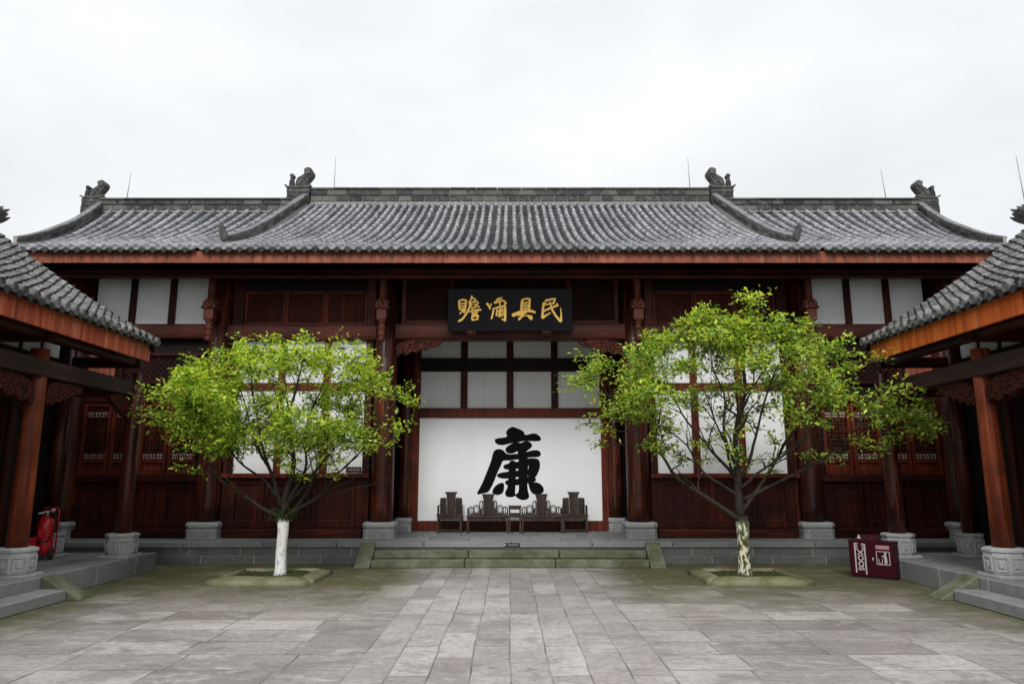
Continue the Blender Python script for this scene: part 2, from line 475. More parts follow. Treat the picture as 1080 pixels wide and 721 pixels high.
class MB:
    def __init__(self):
        self.v, self.f, self.mi, self.sm = [], [], [], []
    def add(self, verts, faces, mi=0, smooth=False):
        b = len(self.v)
        self.v += [tuple(p) for p in verts]
        for f in faces:
            self.f.append(tuple(i + b for i in f))
            self.mi.append(mi)
            self.sm.append(smooth)
        return self
    def box(self, x0, x1, y0, y1, z0, z1, mi=0):
        if x0 > x1: x0, x1 = x1, x0
        if y0 > y1: y0, y1 = y1, y0
        if z0 > z1: z0, z1 = z1, z0
        vs = [(x0, y0, z0), (x1, y0, z0), (x1, y1, z0), (x0, y1, z0), (x0, y0, z1), (x1, y0, z1), (x1, y1, z1), (x0, y1, z1)]
        return self.add(vs, [(0, 3, 2, 1), (4, 5, 6, 7), (0, 1, 5, 4), (1, 2, 6, 5), (2, 3, 7, 6), (3, 0, 4, 7)], mi)
    def bar(self, a, b, w, t, mi=0, up=None):
        """square bar from a to b, width w (sideways), thickness t"""
        a, b = Vector(a), Vector(b)
        d = (b - a).normalized()
        up = Vector(up) if up else (Vector((0, 1, 0)) if abs(d.y) < 0.9 else Vector((0, 0, 1)))
        s = d.cross(up).normalized()
        n = s.cross(d).normalized()
        vs = []
        for p in (a, b):
            for sx, sn in ((-1, -1), (1, -1), (1, 1), (-1, 1)):
                vs.append(p + s * (w / 2 * sx) + n * (t / 2 * sn))
        return self.add(vs, [(0, 1, 2, 3), (7, 6, 5, 4), (0, 4, 5, 1), (1, 5, 6, 2), (2, 6, 7, 3), (3, 7, 4, 0)], mi)
    def tube(self, pts, radii, n=8, mi=0, cap=True, smooth=True):
        pts = [Vector(p) for p in pts]
        vs, fs = [], []
        ref = Vector((0.31, 0.87, 0.13)).normalized()
        for i, p in enumerate(pts):
            d = (pts[min(i + 1, len(pts) - 1)] - pts[max(i - 1, 0)]).normalized()
            s = d.cross(ref).normalized()
            t = d.cross(s)
            r = radii[i] if isinstance(radii, (list, tuple)) else radii
            for k in range(n):
                a = 2 * math.pi * k / n
                vs.append(p + (s * math.cos(a) + t * math.sin(a)) * r)
        for i in range(len(pts) - 1):
            for k in range(n):
                k2 = (k + 1) % n
                fs.append((i * n + k, i * n + k2, (i + 1) * n + k2, (i + 1) * n + k))
        self.add(vs, fs, mi, smooth)
        if cap:
            b = len(self.v) - len(vs)
            self.f.append(tuple(b + k for k in reversed(range(n)))); self.mi.append(mi); self.sm.append(False)
            e = b + (len(pts) - 1) * n
            self.f.append(tuple(e + k for k in range(n))); self.mi.append(mi); self.sm.append(False)
        return self
    def lathe(self, c, prof, n=20, mi=0, smooth=True, rot=0.0, squash=(1, 1)):
        """prof: list of (radius, z)"""
        vs, fs = [], []
        for r, z in prof:
            for k in range(n):
                a = 2 * math.pi * k / n + rot
                vs.append((c[0] + r * math.cos(a) * squash[0], c[1] + r * math.sin(a) * squash[1], c[2] + z))
        m = len(prof)
        for i in range(m - 1):
            for k in range(n):
                k2 = (k + 1) % n
                fs.append((i * n + k, i * n + k2, (i + 1) * n + k2, (i + 1) * n + k))
        self.add(vs, fs, mi, smooth)
        b = len(self.v) - len(vs)
        self.f.append(tuple(b + k for k in reversed(range(n)))); self.mi.append(mi); self.sm.append(False)
        e = b + (m - 1) * n
        self.f.append(tuple(e + k for k in range(n))); self.mi.append(mi); self.sm.append(False)
        return self
    def prism(self, poly, fmap, d0, d1, mi=0):
        """poly: 2D outline; fmap(u, v, d) -> xyz; extruded between d0 and d1"""
        area = sum(poly[i][0] * poly[(i + 1) % len(poly)][1] - poly[(i + 1) % len(poly)][0] * poly[i][1] for i in range(len(poly)))
        if area < 0:
            poly = list(reversed(poly))
        n = len(poly)
        vs = [fmap(u, v, d0) for u, v in poly] + [fmap(u, v, d1) for u, v in poly]
        fs = [tuple(range(n)), tuple(n + i for i in reversed(range(n)))]
        fs += [(i, n + i, n + (i + 1) % n, (i + 1) % n) for i in range(n)]
        return self.add(vs, fs, mi)
    def build(self, name, mats, parent=None, local=False, bevel=0.0, loc=None, segs=1):
        if not isinstance(mats, (list, tuple)):
            mats = [mats]
        off = Vector((0, 0, 0))
        if parent is not None and not local:
            off = world_off(parent)
        if loc is not None and parent is None:
            off = Vector(loc)
        me = bpy.data.meshes.new(name)
        me.from_pydata([(p[0] - off.x, p[1] - off.y, p[2] - off.z) for p in self.v], [], self.f)
        for m in mats:
            me.materials.append(m)
        me.polygons.foreach_set("material_index", self.mi)
        me.polygons.foreach_set("use_smooth", self.sm)
        bm = bmesh.new()
        bm.from_mesh(me)
        bmesh.ops.recalc_face_normals(bm, faces=bm.faces)
        big = [f for f in bm.faces if len(f.verts) > 8]
        if big:
            bmesh.ops.triangulate(bm, faces=big)
        bm.to_mesh(me)
        bm.free()
        me.update()
        o = bpy.data.objects.new(name, me)
        col.objects.link(o)
        if parent is not None:
            o.parent = parent
        if loc is not None and parent is None:
            o.location = loc
        if bevel > 0:
            md = o.modifiers.new("bevel", 'BEVEL')
            md.width = bevel
            md.segments = segs
            md.limit_method = 'ANGLE'
            md.angle_limit = R(40)
        return o

def copy_tree(o, parent=None):
    c = o.copy()
    col.objects.link(c)
    c.parent = parent
    for ch in list(o.children):
        copy_tree(ch, c)
    return c

def chaikin(poly, n=2, closed=True):
    for _ in range(n):
        out = []
        m = len(poly)
        for i in range(m):
            a, b = poly[i], poly[(i + 1) % m]
            out.append((a[0] * .75 + b[0] * .25, a[1] * .75 + b[1] * .25))
            out.append((a[0] * .25 + b[0] * .75, a[1] * .25 + b[1] * .75))
        poly = out
    return poly

rnd = random.Random(11)

# ------------------------------------------------------------------ ground
g = MB()
S = 250.0
g.add([(-S, -S, 0), (S, -S, 0), (S, S, 0), (-S, S, 0)], [(0, 1, 2, 3)])
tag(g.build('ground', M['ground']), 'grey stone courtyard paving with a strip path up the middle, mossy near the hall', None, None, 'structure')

# ------------------------------------------------------------------ main hall
hall = empty('main_hall', (0, 15, 0))
tag(hall, 'long dark red timber hall with stepped grey roof across the back of the courtyard', 'hall')

# --- stone platform: blocks laid round a core, pale joints between
PZ = 0.40
m = MB()
m.box(-10.6, 10.6, 13.955, 22, 0.0, PZ - 0.09, 1)
def course(mb, x0, x1, y0, y1, z0, z1, length, seed, gap=0.014, mi=0):
    r = random.Random(seed)
    x = x0
    while x < x1 - 0.05:
        L = length * r.uniform(0.85, 1.15)
        e = x + L
        if e > x1 - length * 0.4:
            e = x1
        mb.box(x + gap / 2, e - gap / 2, y0, y1, z0, z1, mi)
        x = e
m1 = MB()
for (a, b) in ((-10.6, -2.50), (2.50, 10.6)):
    course(m, a, b, 13.945, 14.3, 0.0, 0.148, 1.15, 3 + a)
    course(m, a, b, 13.945, 14.3, 0.156, 0.300, 1.05, 5 + a)
course(m, -2.50, 2.50, 13.945, 14.3, 0.156, 0.300, 1.3, 77)
plat = m.build('stone_platform', [M['stone_face'], M['joint']], hall, bevel=0.006)
m = MB()
course(m, -10.6, 10.6, 13.91, 14.42, 0.308, PZ, 1.5, 21)
for r_ in range(5):
    course(m, -10.6, 10.6, 14.43 + r_ * 0.55, 14.43 + r_ * 0.55 + 0.54, 0.316, PZ - 0.002, 0.9, 40 + r_)
m.build('platform_paving', [M['stone'], M['joint']], hall, bevel=0.006)
for k, (y0, y1, z1) in enumerate(((13.40, 13.665, 0.134), (13.66, 13.94, 0.268))):
    m = MB()
    course(m, -2.50, 2.50, y0, 13.94 if k == 0 else y1, 0 if k == 0 else 0.138, z1, 1.7, 9 + k)
    m.build('step', M['stone_moss'], hall, bevel=0.012)
for s in (-1, 1):
    m = MB()
    m.prism([(13.32, 0.0), (13.35, 0.035), (13.90, 0.405), (13.90, 0.0)], lambda u, v, d: (d, u, v), s * 2.505, s * 2.785)
    m.build('step_cheek_stone', M['stone_moss'], hall, bevel=0.008)

# --- columns
def stone_base(x, y, r, h, z0):
    """chamfered square block with two carved panels a side and a rounded collar"""
    b = MB()
    def lv(levels, ch):
        vs, fs = [], []
        for w, z in levels:
            c = w * ch
            for px, py in ((w - c, -w), (w, -w + c), (w, w - c), (w - c, w), (-w + c, w), (-w, w - c), (-w, -w + c), (-w + c, -w)):
                vs.append((x + px, y + py, z0 + z))
        m_ = len(levels)
        for q in range(m_ - 1):
            fs += [(q * 8 + k, q * 8 + (k + 1) % 8, (q + 1) * 8 + (k + 1) % 8, (q + 1) * 8 + k) for k in range(8)]
        fs += [tuple(reversed(range(8))), tuple((m_ - 1) * 8 + k for k in range(8))]
        b.add(vs, fs)
    w = r * .93
    lv([(w * 1.0, 0), (w * 1.0, h * .06), (w * .97, h * .08), (w * .99, h * .56), (w * .93, h * .60)], .22)
    lv([(w * .90, h * .59), (w * 1.0, h * .66), (w * 1.04, h * .76), (w * 1.03, h * .88), (w * .97, h * .97), (w * .90, h)], .30)
    for sy in (-1, 1):
        for cx in (-.36, .36):
            a0, a1 = x + w * (cx - .26), x + w * (cx + .26)
            y0, y1 = y + sy * w * .97, y + sy * (w * .97 + .016)
            b.box(a0, a1, y0, y1, z0 + h * .14, z0 + h * .18)
            b.box(a0, a1, y0, y1, z0 + h * .46, z0 + h * .50)
            b.box(a0, a0 + .018, y0, y1, z0 + h * .18, z0 + h * .46)
            b.box(a1 - .018, a1, y0, y1, z0 + h * .18, z0 + h * .46)
            b.box((a0 + a1) / 2 - .04, (a0 + a1) / 2 + .04, y0, y1, z0 + h * .26, z0 + h * .38)
    return b
def column(parent, x, y, r, z0, z1, br, bh, mat, bmat='stone_mid'):
    c = MB()
    zs = z0 + bh - 0.01
    prof = [(r * 1.0, zs), (r * 1.0, zs + 0.3), (r * 0.985, zs + (z1 - zs) * .5), (r * 0.95, z1)]
    c.lathe((x, y, 0), prof, 24)
    o = c.build('column', mat, parent)
    stone_base(x, y, br, bh, z0).build('column_base', M[bmat], o, bevel=.008)
    return o
for x in (-9.05, -6.1, -2.6, 2.6, 6.1, 9.05):
    column(hall, x, 14.9, 0.235, PZ, 5.95, 0.335, 0.32, M['column'])
for x in (-2.40, 2.40):
    column(hall, x, 16.72, 0.165, PZ, 4.85, 0.205, 0.30, M['column'])

# --- centre bay: side walls, back wall of the recess
for s in (-1, 1):
    m = MB()
    for k in range(7):
        y0 = 15.12 + k * 0.22
        m.box(s * 2.60, s * 2.72, y0, y0 + 0.212, PZ, 4.45)
    m.build('plank_wall', M['wood_v'], hall, bevel=0.006)
    m = MB()
    m.box(s * 2.09, s * 2.25, 16.70, 16.86, PZ, 4.85)
    m.build('door_post', M['frame'], hall, bevel=0.01)
m = MB()
m.box(-2.75, 2.75, 16.90, 17.0, PZ, 4.9)
m.build('rear_wall', M['black_wood'], hall)
m = MB()
m.box(-2.60, 2.60, 16.74, 16.88, PZ, 0.625)
m.build('sill_beam', M['frame'], hall, bevel=0.01)
m = MB()
m.box(-2.088, 2.088, 16.66, 16.88, 2.945, 3.165)
m.build('lintel', M['frame'], hall, bevel=0.012)
m = MB()
m.box(-2.088, 2.088, 16.68, 16.88, 4.03, 4.33)
m.build('lintel', M['black_wood'], hall, bevel=0.012)
for xc in (-1.075, 0.0, 1.04):
    for (z0, z1) in ((3.167, 4.028), (4.332, 4.85)):
        m = MB()
        m.box(xc - 0.075, xc + 0.075, 16.70, 16.86, z0, z1)
        m.build('mullion', M['wood_v'], hall, bevel=0.008)
xs = [-2.088, -1.152, -0.998, -0.077, 0.077, 0.963, 1.117, 2.088]
for i in range(0, 8, 2):
    for (z0, z1) in ((3.167, 4.028), (4.332, 4.80)):
        m = MB()
        m.box(xs[i], xs[i + 1], 16.80, 16.87, z0, z1)
        m.build('plaster_panel', M['plaster'], hall)
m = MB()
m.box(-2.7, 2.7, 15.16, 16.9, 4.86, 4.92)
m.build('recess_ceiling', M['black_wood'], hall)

# --- beams along the front
def round_beam(x0, x1, y, z0, z1, th, mat, name='tie_beam'):
    h = (z1 - z0)
    poly = []
    for k in range(9):
        a = -math.pi / 2 - math.pi * k / 8
        poly.append((-th / 2 + 0.06 + 0.06 * math.cos(a) if True else 0, (z0 + z1) / 2 + h / 2 * math.sin(a)))
    poly += [(th / 2, z1), (th / 2, z0)]
    b = MB()
    b.prism(poly, lambda u, v, d: (d, y + u, v), x0, x1)
    o = b.build(name, mat, hall)
    return o
round_beam(-2.40, 2.40, 14.9, 4.42, 4.76, 0.30, M['beam'])
for s in (-1, 1):
    round_beam(*sorted((s * 2.80, s * 5.90)), 14.9, 4.40, 4.74, 0.28, M['beam'])
    round_beam(*sorted((s * 6.30, s * 8.90)), 14.9, 4.44, 4.76, 0.26, M['beam'])

# --- diagonal lattice helper
def lattice(mb, x0, x1, z0, z1, y, pitch, w, t):
    W, H = x1 - x0, z1 - z0
    for sgn in (1, -1):
        c = -H
        while c < W + H:
            # line: x = x0 + c + s (sgn=+1) ; rising right or falling right
            pts = []
            sa, sb = max(0, -c), min(H, W - c)
            if sb - sa > 0.02:
                if sgn > 0:
                    a = (x0 + c + sa, y, z0 + sa); b = (x0 + c + sb, y, z0 + sb)
                else:
                    a = (x0 + c + sa, y + t * 0.9, z1 - sa); b = (x0 + c + sb, y + t * 0.9, z1 - sb)
                mb.bar(a, b, w, t)
            c += pitch
def lattice_window(parent, x0, x1, z0, z1, y, fw=0.06, pitch=0.088, mat='frame', name='lattice_window'):
    f = MB()
    f.box(x0, x0 + fw, y - 0.04, y + 0.04, z0, z1)
    f.box(x1 - fw, x1, y - 0.04, y + 0.04, z0, z1)
    f.box(x0 + fw, x1 - fw, y - 0.037, y + 0.037, z0, z0 + fw)
    f.box(x0 + fw, x1 - fw, y - 0.037, y + 0.037, z1 - fw, z1)
    o = f.build(name, M[mat], parent, bevel=0.006)
    l = MB()
    lattice(l, x0 + fw, x1 - fw, z0 + fw, z1 - fw, y, pitch, 0.016, 0.014)
    l.build('lattice', M['frame'] if mat == 'frame' else M['wood_v'], o)
    return o
# centre: four windows over the beam, black board behind
xe = [-2.30, -1.20, 0.0, 1.20, 2.30]
for i in range(4):
    lattice_window(hall, xe[i] + 0.004, xe[i + 1] - 0.004, 4.77, 5.86, 14.93, 0.085 if i in (0, 3) else 0.06, 0.075, 'beam' if i in (0, 3) else 'wood_v')
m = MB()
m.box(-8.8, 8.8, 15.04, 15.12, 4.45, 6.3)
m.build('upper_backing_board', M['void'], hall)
for s in (-1, 1):
    xe = [2.86, 3.02, 3.90, 4.75, 5.62, 5.86]
    for i in range(1, 4):
        a, b = sorted((s * xe[i], s * xe[i + 1]))
        lattice_window(hall, a + 0.003, b - 0.003, 4.75, 5.48, 14.92, 0.055, 0.075, 'frame')
    m = MB()
    m.box(s * 2.84, s * 3.015, 14.86, 14.99, 4.742, 5.9)
    m.build('window_post', M['beam'], hall, bevel=0.01)
    m = MB()
    m.box(s * 5.63, s * 5.86, 14.86, 14.99, 4.742, 5.9)
    m.build('window_post', M['wood_v'], hall, bevel=0.01)
    m = MB()
    m.box(s * 3.02, s * 5.62, 14.88, 14.97, 5.485, 5.9)
    m.build('transom_board', M['black_wood'], hall)
    # outer bays: white panels under the eave
    xp = [(6.36, 7.085), (7.225, 7.925), (8.06, 8.78)]
    for a, b in xp:
        m = MB()
        m.box(s * a, s * b, 14.90, 14.98, 4.765, 5.95)
        m.build('plaster_panel', M['plaster'], hall)
    for a, b in ((7.087, 7.223), (7.927, 8.058)):
        m = MB()
        m.box(s * a, s * b, 14.84, 14.97, 4.765, 5.95)
        m.build('mullion', M['wood_v'], hall, bevel=0.008)

# --- side bays: white panels over panelled dado
for s in (-1, 1):
    xs = [2.86, 3.01, 3.74, 3.885, 4.69, 4.825, 5.65, 5.84]
    for i in range(0, 8, 2):
        m = MB()
        m.box(s * xs[i], s * xs[i + 1], 14.86, 14.98, 1.67, 4.398)
        m.build('window_post', M['frame'] if i in (2, 4) else M['wood_v'], hall, bevel=0.008)
    for i in range(1, 6, 2):
        for (z0, z1) in ((1.67, 3.36), (3.52, 4.397)):
            m = MB()
            m.box(s * (xs[i] + 0.001), s * (xs[i + 1] - 0.001), 14.91, 14.975, z0, z1)
            m.build('plaster_panel', M['plaster'], hall)
        m = MB()
        m.box(s * (xs[i] + 0.001), s * (xs[i + 1] - 0.001), 14.875, 14.97, 3.361, 3.519)
        m.build('transom', M['frame'], hall, bevel=0.006)
    m = MB()
    m.box(s * 2.85, s * 5.85, 14.80, 15.0, 1.575, 1.668)
    m.build('sill_ledge', M['frame'], hall, bevel=0.01)
    m = MB()
    m.box(s * 2.85, s * 5.85, 14.93, 15.0, PZ, 1.573)
    xq = [2.86, 3.13, 4.02, 4.14, 4.98, 5.10, 5.56, 5.84]
    for i in range(0, 8, 2):
        m.box(s * xq[i], s * xq[i + 1], 14.885, 14.929, 0.60, 1.573)
    for i in range(1, 7, 2):
        m.box(s * (xq[i] + .001), s * (xq[i + 1] - .001), 14.89, 14.929, 1.46, 1.573)
        m.box(s * (xq[i] + .001), s * (xq[i + 1] - .001), 14.89, 14.929, 0.60, 0.72)
        # moulding bead round each panel
        x0, x1 = sorted((s * (xq[i] + 0.02), s * (xq[i + 1] - 0.02)))
        for (a, b, c, d) in ((x0, x0 + .015, .74, 1.44), (x1 - .015, x1, .74, 1.44)):
            m.box(a, b, 14.912, 14.929, c, d, 1)
        m.box(x0, x1, 14.914, 14.929, .725, .74, 1)
        m.box(x0, x1, 14.914, 14.929, 1.44, 1.455, 1)
    m.build('dado_panelling', [M['wood_v'], M['beam']], hall, bevel=0.004)
    m = MB()
    m.box(s * 2.95, s * 5.75, 14.80, 14.884, PZ + 0.001, 0.585)
    m.build('bottom_rail', M['wood_h'], hall, bevel=0.015)

# --- outer bays: lattice doors over panels
def door_leaf(parent, x0, x1, y):
    z0, z1 = 1.64, 3.10
    f = MB()
    fw = 0.07
    f.box(x0, x0 + fw, y - .03, y + .03, z0, z1)
    f.box(x1 - fw, x1, y - .03, y + .03, z0, z1)
    for (a, b) in ((z0, z0 + .07), (z0 + .24, z0 + .30), (z1 - .07, z1)):
        f.box(x0 + fw + .001, x1 - fw - .001, y - .028, y + .028, a, b)
    f.box(x0 + fw, x1 - fw, y + .005, y + .02, z0 + .07, z0 + .24)
    o = f.build('lattice_door', M['frame'], parent, bevel=0.005)
    l = MB()
    a, b = x0 + fw, x1 - fw
    za, zb = z0 + .30, z1 - .07
    n = 6
    for k in range(1, n):
        xx = a + (b - a) * k / n
        l.box(xx - .006, xx + .006, y - .012, y + .0, za, zb)
    for k in range(1, 13):
        zz = za + (zb - za) * k / 13
        l.box(a, b, y - .002, y + .010, zz - .006, zz + .006)
    mid = (za + zb) / 2
    w = (b - a)
    for k in range(3):
        cx = a + w * (k + .5) / 3
        for sx in (-1, 1):
            l.bar((cx - sx * .06, y - .016, mid - .1), (cx + sx * .06, y - .016, mid + .1), .014, .01)
    for zc in (za + .07, zb - .17):
        for k in range(9):
            xx = a + w * (k + .5) / 9
            l.bar((xx, y - .02, zc - .055), (xx, y - .02, zc + .055), .014, .012)
    l.build('lattice', M['frame'], o)
    p = MB()
    for zc in (za + .07, zb - .17):
        p.box(a, b, y + .012, y + .018, zc - .05, zc + .05)
    p.build('window_paper', M['paper'], o)
for s in (-1, 1):
    ye = 14.93
    edges = [6.42, 7.02, 7.62, 8.22, 8.82]
    for i in range(4):
        a, b = sorted((s * edges[i], s * edges[i + 1]))
        door_leaf(hall, a + .012, b - .012, ye)
    m = MB()
    m.box(s * 6.33, s * 8.84, ye + .05, ye + .10, PZ, 4.45)
    m.build('wall_board', M['black_wood'], hall)
    m = MB()
    m.box(s * 6.33, s * 8.84, ye - .08, ye + .045, 1.50, 1.635)
    m.build('middle_rail', M['wood_h'], hall, bevel=0.012)
    m = MB()
    m.box(s * 6.33, s * 8.84, ye - .06, ye + .045, 3.105, 3.27)
    m.build('top_rail', M['wood_h'], hall, bevel=0.012)
    m = MB()
    m.box(s * 6.30, s * 8.90, 14.80, ye + .045, PZ + .001, 0.58)
    m.build('bottom_rail', M['wood_h'], hall, bevel=0.015)
    for i in range(3):
        a, b = 6.36 + i * .82, 6.36 + i * .82 + .80
        m = MB()
        x0, x1 = sorted((s * a, s * b))
        m.box(x0, x1, ye + .01, ye + .045, .583, 1.498)
        m.box(x0 + .0, x0 + .1, ye - .02, ye + .009, .583, 1.498)
        m.box(x1 - .1, x1 - .0, ye - .02, ye + .009, .583, 1.498)
        m.box(x0 + .101, x1 - .101, ye - .018, ye + .009, .583, .70)
        m.box(x0 + .101, x1 - .101, ye - .018, ye + .009, 1.38, 1.498)
        for q in (x0 + .115, x1 - .127):
            m.box(q, q + .012, ye - .004, ye + .009, .715, 1.365, 1)
        m.box(x0 + .128, x1 - .128, ye - .004, ye + .009, .715, .727, 1)
        m.box(x0 + .128, x1 - .128, ye - .004, ye + .009, 1.353, 1.365, 1)
        m.build('door_panel', [M['wood_v'], M['beam']], hall, bevel=0.004)
    # transom: red boards, skylight brightness painted into their colour, and crossed slats
    x0, x1 = sorted((s * 8.25, s * 8.84))
    m = MB()
    for k in range(5):
        q = x0 + k * (x1 - x0) / 5
        m.box(q + .004, q + (x1 - x0) / 5 - .004, ye - .03, ye + .03, 3.55, 4.15)
    m.build('transom_board', M['fascia'], hall)
    a, b = sorted((s * 6.40, s * 8.15))
    lattice_window(hall, a, b, 3.50, 4.15, ye, .06, .13, 'wood_v')

# --- hanging posts with carved caps under the eave
def hanging_post(x, y):
    p = MB()
    p.lathe((x, y, 0), [(0.075, 5.10), (0.07, 5.66)], 14)
    o = p.build('hanging_post', M['beam'], hall)
    c = MB()
    c.box(x - .10, x + .10, y - .10, y + .10, 4.72, 4.94)
    c.lathe((x, y, 0), [(0.05, 4.28), (0.085, 4.32), (0.06, 4.38), (0.09, 4.44), (0.06, 4.50), (0.095, 4.56), (0.055, 4.63), (0.09, 4.70), (0.09, 4.72)], 14, 0)
    c.build('pendant', M['beam'], o, bevel=0.01)
    k = MB()
    k.box(x - .15, x + .15, y - .13, y + .13, 4.95, 5.00)
    k.box(x - .12, x + .12, y - .12, y + .12, 5.001, 5.09)
    for q in range(6):
        a = q * math.pi / 3
        k.lathe((x + .10 * math.cos(a), y + .10 * math.sin(a), 5.06), [(0.02, -.02), (0.045, 0.02), (0.05, .05), (0.02, .09)], 8)
    k.build('carved_cap', M['carved'], o, bevel=0.008)
    t = MB()
    t.box(x - .06, x + .06, y + .101, 14.68, 4.74, 4.92)
    t.build('cantilever', M['wood_y'], o, bevel=0.01)
for x in (-9.05, -6.1, -2.6, 2.6, 6.1, 9.05):
    hanging_post(x, 14.3)

# carved corner brackets beside the centre columns
def scalloped(L, H, n, seed):
    r = random.Random(seed)
    pts = [(0, 0), (L, 0)]
    for k in range(n + 1):
        t = 1 - k / n
        h = H * (0.25 + 0.75 * (1 - t) ** 0.8)
        pts.append((L * t * 0.98 + 0.01, -h * (0.80 + 0.28 * (k % 2)) ))
    return chaikin(pts, 2)
for s in (-1, 1):
    m = MB()
    poly = scalloped(0.95, 0.36, 9, 3)
    m.prism(poly, lambda u, v, d: (s * (-2.38 + u) * -1 if False else s * (2.38 - u), d, 4.415 + v), 14.80, 14.90)
    m.build('carved_bracket', M['carved'], hall, bevel=0.012)

# --- roof
def roof_slope(parent, name, xl, xr, prof, T, nc, npan, mats, spacing=0.21, cr=0.047, eave_caps=True, sub_t=0.05, capr=0.06, tall=1.35, flare=(1.05, .96)):
    """prof(t) -> (inward, z); xl/xr(t) along the eave; T(u, v, z) -> world."""
    n = max(1, int(round((xr(0) - xl(0)) / spacing)))
    mb = MB()
    def pos(i, t, dz=0.0, du=0.0):
        f = i / n
        v, z = prof(t)
        return T(xl(t) + (xr(t) - xl(t)) * f + du, v, z + dz)
    def nrm(t):
        (v0, z0), (v1, z1) = prof(max(0, t - .01)), prof(min(1, t + .01))
        L = math.hypot(v1 - v0, z1 - z0)
        return (-(z1 - z0) / L, (v1 - v0) / L)     # (inward, up)
    # under-sheet
    K = 14
    for i in range(K):
        t0, t1 = i / K, (i + 1) / K
        def q(u, t, off):
            v, z = prof(t)
            return T(u, v, z + off)
        a = [q(xl(t0), t0, -.035), q(xr(t0), t0, -.035), q(xr(t1), t1, -.035), q(xl(t1), t1, -.035)]
        b = [q(xl(t0), t0, -.035 - sub_t), q(xr(t0), t0, -.035 - sub_t), q(xr(t1), t1, -.035 - sub_t), q(xl(t1), t1, -.035 - sub_t)]
        mb.add(a + b, [(0, 1, 2, 3), (4, 5, 6, 7), (0, 4, 7, 3), (1, 5, 6, 2)] + ([(0, 1, 5, 4)] if i == 0 else []) + ([(3, 2, 6, 7)] if i == K - 1 else []), 2)
    r = random.Random(len(name) + n)
    # cover rows
    A = 6
    for i in range(n + 1):
        sway = r.uniform(-.011, .011)
        for j in range(nc):
            t0, t1 = j / nc, min(1, (j + 1.08) / nc)
            vs = []
            jit = r.gauss(0, .005) + sway
            lift = r.uniform(0, .007)
            for t, rr, dl in ((t0, cr * flare[0], .006), (t1, cr * flare[1], -.006)):
                v, z = prof(t)
                ni, nu = nrm(t)
                fx = xl(t) + (xr(t) - xl(t)) * i / n + jit
                for k in range(A + 1):
                    a = math.pi * k / A
                    h = rr * math.sin(a) * tall + dl + lift
                    vs.append(T(fx + rr * math.cos(a), v + ni * h, z + nu * h))
            fs = [(k, k + 1, A + 1 + k + 1, A + 1 + k) for k in range(A)]
            mb.add(vs, fs, 0, True)
            mb.add(vs[:A + 1], [tuple(range(A + 1))], 0)
        if eave_caps:
            v, z = prof(0)
            fx = xl(0) + (xr(0) - xl(0)) * i / n + sway
            B = 12
            vs = []
            for dv, rr in ((-.035, capr * 0.7), (-.048, capr * .9), (-.035, capr * 1.1), (.03, capr * 1.1)):
                for k in range(B):
                    a = 2 * math.pi * k / B
                    vs.append(T(fx + rr * math.cos(a), v + dv, z + rr * math.sin(a) + 0.012))
            fs = [tuple(range(B))]
            for q in range(3):
                fs += [(q * B + k, q * B + (k + 1) % B, (q + 1) * B + (k + 1) % B, (q + 1) * B + k) for k in range(B)]
            mb.add(vs, fs, 0)
    # pan tiles between the rows
    C = 4
    for i in range(n):
        for j in range(npan):
            t0, t1 = j / npan, min(1.0, (j + 1.15) / npan)
            vs = []
            skew = r.uniform(-.006, .006)
            for t, dl in ((t0, .020 + r.uniform(0, .008)), (t1, .0)):
                v, z = prof(t)
                ni, nu = nrm(t)
                for k in range(C + 1):
                    f = (i + k / C) / n
                    sag = -.030 * math.sin(math.pi * k / C)
                    h = dl + sag + .012
                    vs.append(T(xl(t) + (xr(t) - xl(t)) * f, v + ni * h, z + nu * h + skew * (k / C - .5)))
            low = [Vector(p) for p in vs[:C + 1]]
            dn = [Vector(T(0, prof(t0)[0], prof(t0)[1] - .02)) - Vector(T(0, prof(t0)[0], prof(t0)[1])) for _ in range(1)][0]
            vs += [tuple(p + dn) for p in low]
            o = 2 * (C + 1)
            fs = [(k, k + 1, C + 1 + k + 1, C + 1 + k) for k in range(C)] + [(k, k + 1, o + k + 1, o + k) for k in range(C)]
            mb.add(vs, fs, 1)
        if eave_caps:      # drip tile
            v, z = prof(0)
            fx = xl(0) + (xr(0) - xl(0)) * (i + .5) / n
            hw = spacing * .5 - capr * .55
            poly = [(-hw, .01), (-hw * .5, -.02), (hw * .5, -.02), (hw, .01), (hw * .85, -.05), (hw * .4, -.085), (0, -.105), (-hw * .4, -.085), (-hw * .85, -.05)]
            vs = [T(fx + a, v - .03 - (0.01 if abs(a) < hw * .6 else 0), z + b) for a, b in poly] + [T(fx + a, v - .012, z + b) for a, b in poly]
            L = len(poly)
            fs = [tuple(range(L)), tuple(L + k for k in reversed(range(L)))] + [(k, L + k, L + (k + 1) % L, (k + 1) % L) for k in range(L)]
            mb.add(vs, fs, 1)
    return mb.build(name, mats, parent)

